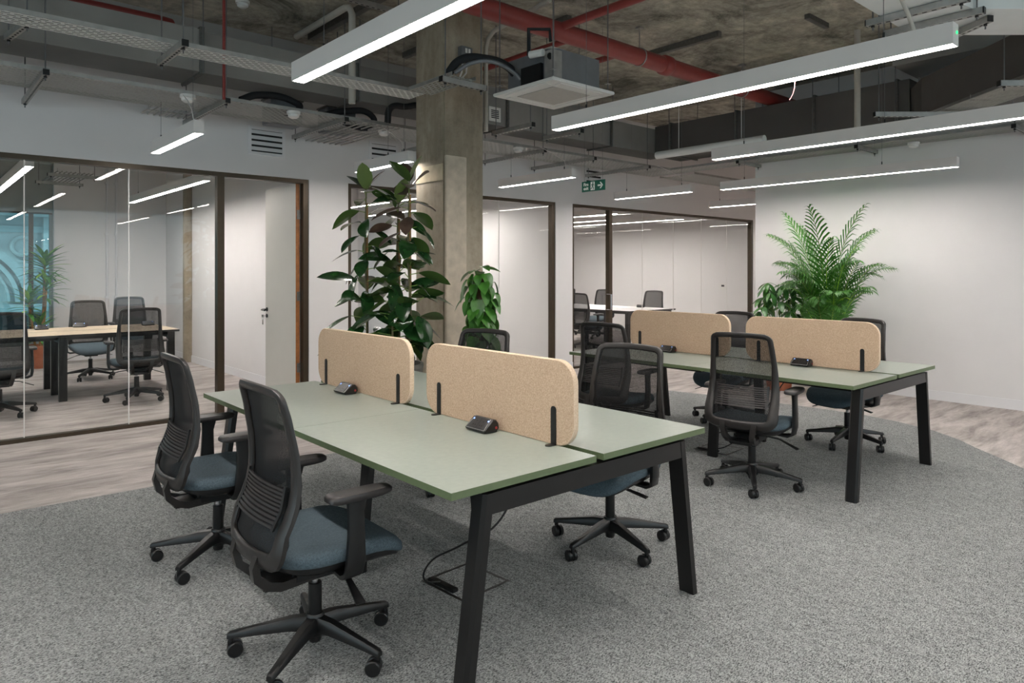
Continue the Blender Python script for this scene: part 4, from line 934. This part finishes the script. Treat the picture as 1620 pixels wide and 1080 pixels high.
def flat(name, polys, yc, zc, mat, x=-.0012):
    m = MB()
    for p in polys: k = len(p); m.add([(x, yc - a, zc + b) for a, b in p] + [(x + .001, yc - a, zc + b) for a, b in p], [tuple(range(k)), tuple(range(k, 2 * k))[::-1]] + [(i, (i + 1) % k, k + (i + 1) % k, k + i) for i in range(k)])
    return m.obj(name, mat, t)
flat('door_symbol', [[(-.03, -.042), (.025, -.042), (.025, .042), (-.03, .042)]], .005, .052, white)
circ = [(.002 + .008 * cos(a * pi / 5), .030 + .008 * sin(a * pi / 5)) for a in range(10)]
flat('running_figure', [circ, [(-.006, .022), (.008, .020), (.004, -.006), (-.010, -.004)], [(.006, .018), (.022, .008), (.020, .003), (.006, .011)], [(-.006, .020), (-.022, .012), (-.020, .006), (-.004, .012)], [(-.010, -.004), (.002, -.006), (-.008, -.020), (-.024, -.032), (-.028, -.026), (-.014, -.016)], [(-.002, -.004), (.006, -.008), (.014, -.018), (.012, -.036), (.006, -.036), (.006, -.020)]], .005, .052, M['green_sign'], -.0026)
flat('arrow', [[(-.035, -.008), (.008, -.008), (.008, .008), (-.035, .008)], [(-.008, .032), (.006, .032), (.035, 0), (.006, -.032), (-.008, -.032), (.016, 0)]], -.095, .052, white)
for y in (-.12, .12): MB().tube([(.003, y, .105), (.003, y, CEIL - 2.258)], .0015, 5).obj('suspension_wire', M['wire'], t)
# thermostat on the far room wall, fixed pipes in the meeting room
t = thing('thermostat', 'small white thermostat on the wall of the far glass room', 'thermostat', (13.199, 8.22, 1.04)); pbox('body', -.02, -.0005, -.09, .09, 0, .14, M['white_plastic'], t, .003); pbox('display', -.0215, -.0202, -.035, .035, .075, .115, M['plastic'], t)
for x, lab in ((2.58, 'left of two pale conduits up the meeting room street wall'), (2.72, 'right of two pale conduits up the meeting room street wall')):
    t = thing('wall_conduit', lab, 'conduit', (x, YB - .03, 0)); MB().tube([(0, 0, .3), (0, 0, CEIL)], .018, 10).obj('tube', M['skirting'], t, 50)
    for z in (1.0, 2.05, 2.9): pbox('clip', -.028, .028, -.02, .025, z, z + .03, M['skirting'], t)

# ------------------------------------------------------------ plants
rnd = random.Random(7)
def leaf_mesh(name, L, W, mat, nseg=7, fold=.25, droop=.25, tip=1.0, heart=False, thick=0):
    """leaf along +x from its base, folded on the midrib and drooping; W full width"""
    V = []; F = []
    for i in range(nseg + 1):
        u = i / nseg
        if heart: wv = W / 2 * (sin(pi * min(1, (u * .86 + .14)) ** .72)) ** .8 if u < 1 else 0
        else: wv = W / 2 * max(0, sin(pi * (u * .97 + .015) ** tip)) ** .75
        if i == nseg: wv = 0
        x = L * u; z = -droop * L * u * u
        for s_ in (-1, -.5, 0, .5, 1):
            y = wv * s_; V.append((x, y, z + abs(s_) * wv * fold + (.0 if abs(s_) < 1 else -.15 * wv * fold)))
    for i in range(nseg):
        for k in range(4): F.append((i * 5 + k, (i + 1) * 5 + k, (i + 1) * 5 + k + 1, i * 5 + k + 1))
    return mesh(name, V, F, mat, True)
def place_leaf(me, parent, base, az, el, roll=0, s=1.0, name='leaf'):
    o = link(name, me, parent, base); o.rotation_euler = Euler((roll, -el, az), 'XYZ'); o.scale = (s, s, s); return o
def pot(t, r, h, mat, rim=True, sq=False):
    m = MB(); P = [(r * .80, 0), (r * .84, .01), (r * .98, h - .04), (r, h - .035), (r, h), (r * .93, h), (r * .92, h - .06)]
    n = 32
    V = [(p[0] * cos(2 * pi * k / n), p[0] * sin(2 * pi * k / n), p[1]) for p in P for k in range(n)]
    m.add(V, [(q * n + k, q * n + (k + 1) % n, (q + 1) * n + (k + 1) % n, (q + 1) * n + k) for q in range(len(P) - 1) for k in range(n)] + [tuple(range(n))])
    m.obj('planter', M[mat], t, 40)
    m = MB().tube([(0, 0, h - .07), (0, 0, h - .045)], [r * .918, r * .915], 24); m.obj('soil', M['soil'], t)

# rubber plant in front of the column
def rubber_plant():
    t = thing('rubber_plant', 'tall rubber plant with glossy dark leaves on three canes before the column', 'plant', (3.0, 4.93, 0.006))
    pot(t, .27, .70, 'planter')
    Ms = [leaf_mesh('leaf', .28, .145, M['ficus'], 8, .18, .18), leaf_mesh('leaf', .25, .14, M['ficus'], 8, .22, .34), leaf_mesh('leaf', .25, .125, M['ficus_red'], 8, .3, .1), leaf_mesh('leaf', .25, .14, M['ficus_new'], 8, .2, .05), leaf_mesh('leaf', .17, .08, M['ficus'], 7, .35, .2)]
    # stems: lateral offsets along the camera's right direction are real plan offsets here
    stems = [(-.13, .10, 2.13, .0), (.03, .18, 2.02, .9), (.10, -.05, 2.19, 1.9), (.02, -.16, 1.25, 3.1)]
    for si, (dx, dy, top, ph) in enumerate(stems):
        q = RT * (dx * 1.6) + FW * dy * .6; bx, by = q.x, q.y
        P = [(bx, by, .62), (bx + .01, by - .008, 1.1), (bx - .008, by + .008, 1.6), (bx, by, top)]
        if top < 1.5: P = [(bx, by, .62), (bx + .005, by, .95), (bx, by, top)]
        MB().tube(P, [.009] * (len(P) - 1) + [.005], 8).obj('stem', M['bark'], t, 50)
        if si < 3: MB().tube([(bx + .018, by + .012, .55), (bx + .012, by + .012, top - .12)], .0115, 8).obj('cane', M['cane'], t, 50)
        z = .80; k = 0; a = ph
        while z < top - .03:
            f = (z - .8) / (top - .8)
            a += 2.399 + rnd.uniform(-.3, .3); k += 1
            high = z > 1.75 and si != 3
            el = rnd.uniform(-.75, .35) + (.55 * max(0, (f - .78) / .22)); ln = rnd.uniform(.85, 1.12) * (1 if f < .9 else .9)
            r_ = rnd.random()
            me = Ms[0] if r_ < .5 else Ms[1]
            if high and r_ < .34: me = Ms[2]
            if r_ > .93: me = Ms[4]
            pet = .05 + .05 * (1 - f) + (.03 if z < 1.2 else 0)
            b = Vector((bx, by, z)); e = b + Vector((cos(a) * pet, sin(a) * pet, pet * .6 * (1 if el > 0 else .3)))
            MB().tube([b, e], .0035, 5, caps=False).obj('petiole', M['stem'], t)
            place_leaf(me, t, e, a, el, rnd.uniform(-.75, .75), ln)
            z += .030 + .006 * rnd.random() + (.008 if z > 1.5 else 0)
        if top > 1.5:
            for j in range(3):
                place_leaf(Ms[3] if j == 0 else Ms[2 if j == 1 else 0], t, (bx, by, top - .015), ph + j * 2.1 + (3.6 if si == 2 else 3.9), 1.15 - .22 * j, 0, .95)
            MB().tube([(bx, by, top - .01), (bx, by, top + .06)], [.008, .001], 6).obj('bud', M['ficus_red'], t)
rubber_plant()

# climber on a moss pole, right of the column foot
def climber():
    t = thing('climbing_pothos', 'bushy green climber on a moss pole at the right foot of the column', 'plant', (3.57, 4.47, 0.006))
    pot(t, .17, .42, 'planter'); MB().tube([(0, 0, .3), (0, 0, 1.42)], .028, 10).obj('moss_pole', M['soil'], t)
    Ms = [leaf_mesh('leaf', .15, .115, M['pothos'], 7, .2, .25, heart=True), leaf_mesh('leaf', .12, .09, M['pothos'], 7, .3, .35, heart=True)]
    n = 118
    for i in range(n):
        f = i / n; z = .45 + 1.02 * f; a = i * 2.399 + rnd.uniform(-.3, .3); r0 = .035; r1 = rnd.uniform(.05, .13) * (1 if f < .93 else .6)
        b = Vector((cos(a) * r0, sin(a) * r0, z)); e = Vector((cos(a) * r1, sin(a) * r1, z + rnd.uniform(.0, .03)))
        if i % 2 == 0: MB().tube([b, e], .002, 4, caps=False).obj('petiole', M['stem'], t)
        place_leaf(Ms[i % 2], t, e, a + rnd.uniform(-.3, .3), rnd.uniform(-1.25, -.55) if f < .95 else rnd.uniform(-.4, .3), rnd.uniform(-.3, .3), rnd.uniform(.8, 1.1))
climber()

# areca palm against the white wall
def palm():
    t = thing('areca_palm', 'tall feathery areca palm against the white wall', 'plant', (8.22, 3.72, 0))
    pot(t, .21, .40, 'terracotta')
    def frond(L, arch, lw, seed, light):
        r = random.Random(seed); n = 27; P = []; x = z = 0
        for i in range(n + 1):
            u = i / n; th = arch * u ** 2.0; P.append(Vector((x, 0, z))); x += L / n * cos(R(83) - th); z += L / n * sin(R(83) - th)
        m = MB().tube(P, [.008 * (1 - .85 * i / n) + .0012 for i in range(n + 1)], 5)
        for i in range(int(n * .34), n + 1):
            u = (i / n - .34) / .66; l = lw * (.62 + .38 * sin(pi * min(1, u * .8 + .2))) * (1 - .5 * max(0, u - .7) / .3)
            d = (P[min(i + 1, n)] - P[i - 1]).normalized()
            for s_ in (-1, 1):
                pb = P[i] if s_ > 0 else (P[i] + P[i - 1]) / 2
                dirv = (d * (.85 + .6 * u) + Vector((0, s_, 0)) * .9 + Vector((0, 0, .18 + r.uniform(-.10, .12)))).normalized()
                up = dirv.cross(d).normalized(); wv = up.cross(dirv).normalized() * .0125
                q = [pb, pb + dirv * l * .33 + Vector((0, 0, .012)), pb + dirv * l * .68 + Vector((0, 0, -l * .07)), pb + dirv * l + Vector((0, 0, -l * .36))]
                m.add([q[0] - wv * .4, q[0] + wv * .4, q[1] - wv, q[1] + wv, q[2] - wv * .85, q[2] + wv * .85, q[3]], [(0, 1, 3, 2), (2, 3, 5, 4), (4, 5, 6)], 1)
        return m.mesh('frond', [M['palm_light'] if light else M['stem'], M['palm_light'] if light == 2 else M['palm']])
    FR = [frond(1.95, 1.35, .36, 1, 1), frond(1.65, 1.7, .35, 2, 0), frond(1.30, 1.7, .33, 3, 1), frond(2.02, .95, .36, 4, 0), frond(1.0, 1.5, .27, 5, 2), frond(1.5, 2.0, .34, 6, 0)]
    spots = [(95, 0), (268, 3), (180, 3), (120, 1), (250, 1), (215, 0), (150, 5), (285, 5), (75, 2), (200, 2), (262, 2), (165, 1), (110, 5), (275, 0), (85, 3), (190, 4), (240, 4), (272, 1), (92, 1), (225, 2), (105, 0), (255, 2), (80, 5), (290, 1), (98, 2)]
    for i, (deg, k) in enumerate(spots):
        a = R(deg + rnd.uniform(-6, 6)); s_ = rnd.uniform(.93, 1.03); b = rnd.uniform(.02, .09)
        o = link('frond', FR[k], t, (cos(a) * b, sin(a) * b, .36), (rnd.uniform(-.10, .10), rnd.uniform(-.12, .06), a)); o.scale = (s_ * .68, s_, s_)
    for i in range(20):
        a = R(75 + 210 * ((i * .618) % 1)); k = (3, 0, 2, 0, 5)[i % 5]; b = rnd.uniform(.03, .1); s_ = rnd.uniform(.72, 1.0)
        o = link('frond', FR[k], t, (cos(a) * b, sin(a) * b, .36), (rnd.uniform(-.22, .22), rnd.uniform(-.05, .10), a)); o.scale = (s_ * rnd.uniform(.4, .62), s_ * 1.05, s_)
    for i in range(9):
        a = i * .7; MB().tube([(.05 * cos(a), .05 * sin(a), .34), (.09 * cos(a), .09 * sin(a), .95 + .05 * (i % 3))], [.014, .006], 8).obj('stem', M['palm_light'], t)
palm()

def broad_plant():
    t = thing('broad_leaf_plant', 'low bushy broad-leaved plant left of the palm', 'plant', (8.15, 4.30, 0)); pot(t, .17, .36, 'terracotta')
    Ms = [leaf_mesh('leaf', .21, .07, M['money'], 6, .2, .35), leaf_mesh('leaf', .17, .06, M['pothos'], 6, .2, .45)]
    tops = []
    for i in range(24):
        a = i * 2.399; f = (i + .5) / 24; h = .80 + .54 * f; r_ = .26 * (1 - f * .55) + .02
        b = Vector((.03 * cos(a), .03 * sin(a), .32)); e = Vector((r_ * cos(a), r_ * sin(a), h))
        MB().tube([b, (b + e) / 2 + Vector((-.02 * cos(a), -.02 * sin(a), .04)), e], .004, 5).obj('stem', M['stem'], t)
        for j in range(6):
            aa = a + j * pi / 3 + rnd.uniform(-.2, .2); place_leaf(Ms[(i + j) % 2], t, e, aa, rnd.uniform(-.7, .05), rnd.uniform(-.3, .3), rnd.uniform(.8, 1.1))
broad_plant()

def dracaena():
    t = thing('dracaena', 'dracaena with rosettes of striped leaves beside the meeting room window', 'plant', (1.58, 12.6, 0)); pot(t, .2, .34, 'terracotta')
    m = []
    for mat in ('drac', 'palm_light'):
        m.append(leaf_mesh('leaf', .34, .062, M[mat], 7, .3, .30, .8))
    for dx, h, n in ((.06, 1.55, 44), (-.14, .98, 34), (.0, .58, 24), (.08, 1.2, 30)):
        MB().tube([(dx * .4, 0, .28), (dx, 0, h)], .016, 8).obj('stem', M['cane'], t)
        for i in range(n):
            a = i * 2.399; f = i / n; place_leaf(m[1 if i % 7 == 0 else 0], t, (dx, 0, h - .18 + .26 * f), a, -.15 + 1.25 * f, 0, rnd.uniform(.85, 1.15) * (1 if h > 1.3 else .9))
dracaena()

# ------------------------------------------------------------ the building across the street
fa = thing('stone_facade', 'pale stone building with an arched relief seen through the meeting room window', 'building', (2.0, 21.5, -4))
pbox('wall', -14, 14, .3, 1.0, 0, 14, M['stone'], fa)
ARX, ARZ = -1.05, 4.66
def ring(r0, r1, y0, y1, n=40, a0=0, a1=180):
    V = []; F = []
    for k in range(n + 1):
        a = R(a0 + (a1 - a0) * k / n)
        for r_, y in ((r0, y1), (r0, y0), (r1, y0), (r1, y1)): V.append((ARX + r_ * cos(a), y, ARZ + r_ * sin(a)))
    for k in range(n):
        for q in range(4): F.append((k * 4 + q, k * 4 + (q + 1) % 4, (k + 1) * 4 + (q + 1) % 4, (k + 1) * 4 + q))
    return MB().add(V, F)
for r0, r1, y in ((1.42, 1.60, .02), (1.24, 1.34, .10), (1.08, 1.14, .18)): ring(r0, r1, y, .3).obj('arch_moulding', M['stone'], fa)
rl = MB(); r3 = random.Random(5)
for i in range(46):
    a = r3.uniform(.1, pi - .1); d_ = r3.uniform(0, .92); cx, cz = ARX + d_ * cos(a), ARZ + .08 + d_ * sin(a) * .9
    rl.tube([(cx, .29, cz), (cx + r3.uniform(-.06, .06), .24, cz + r3.uniform(-.05, .05)), (cx + r3.uniform(-.1, .1), .26, cz + r3.uniform(-.1, .1))], [.06, .045, .02], 7)
o = rl.obj('relief', M['stone'], fa); o['kind'] = 'stuff'
pbox('ledge', -6, 6, -.1, .3, 4.42, 4.60, M['stone'], fa); pbox('ledge', -6, 6, .18, .3, 4.36, 4.42, M['stone'], fa)
pbox('cornice', -8, 8, -.3, .3, 6.98, 7.16, M['stone'], fa); pbox('cornice', -8, 8, -.1, .3, 6.84, 6.98, M['stone'], fa); pbox('frieze', -8, 8, .22, .3, 6.44, 6.60, M['stone'], fa)
pbox('pilaster', .78, 1.3, .05, .3, 2, 6.84, M['stone'], fa); pbox('pilaster', -2.4, -2.0, .15, .3, 2, 6.84, M['stone'], fa)
MB().tube([(.36 + .24 * cos(a * pi / 10), .25, 6.08 + .24 * sin(a * pi / 10)) for a in range(21)], .05, 8, caps=False).obj('roundel', M['stone'], fa, 40)
for x in (-1.9, -.95, .02): pbox('window', x, x + .82, .2, .3, 1.6, 4.30, M['dark_glass'], fa)
struct(MB().box(-20, 24, YB + .4, 30, -4.2, -4.02).obj('floor_street', M['stone']))
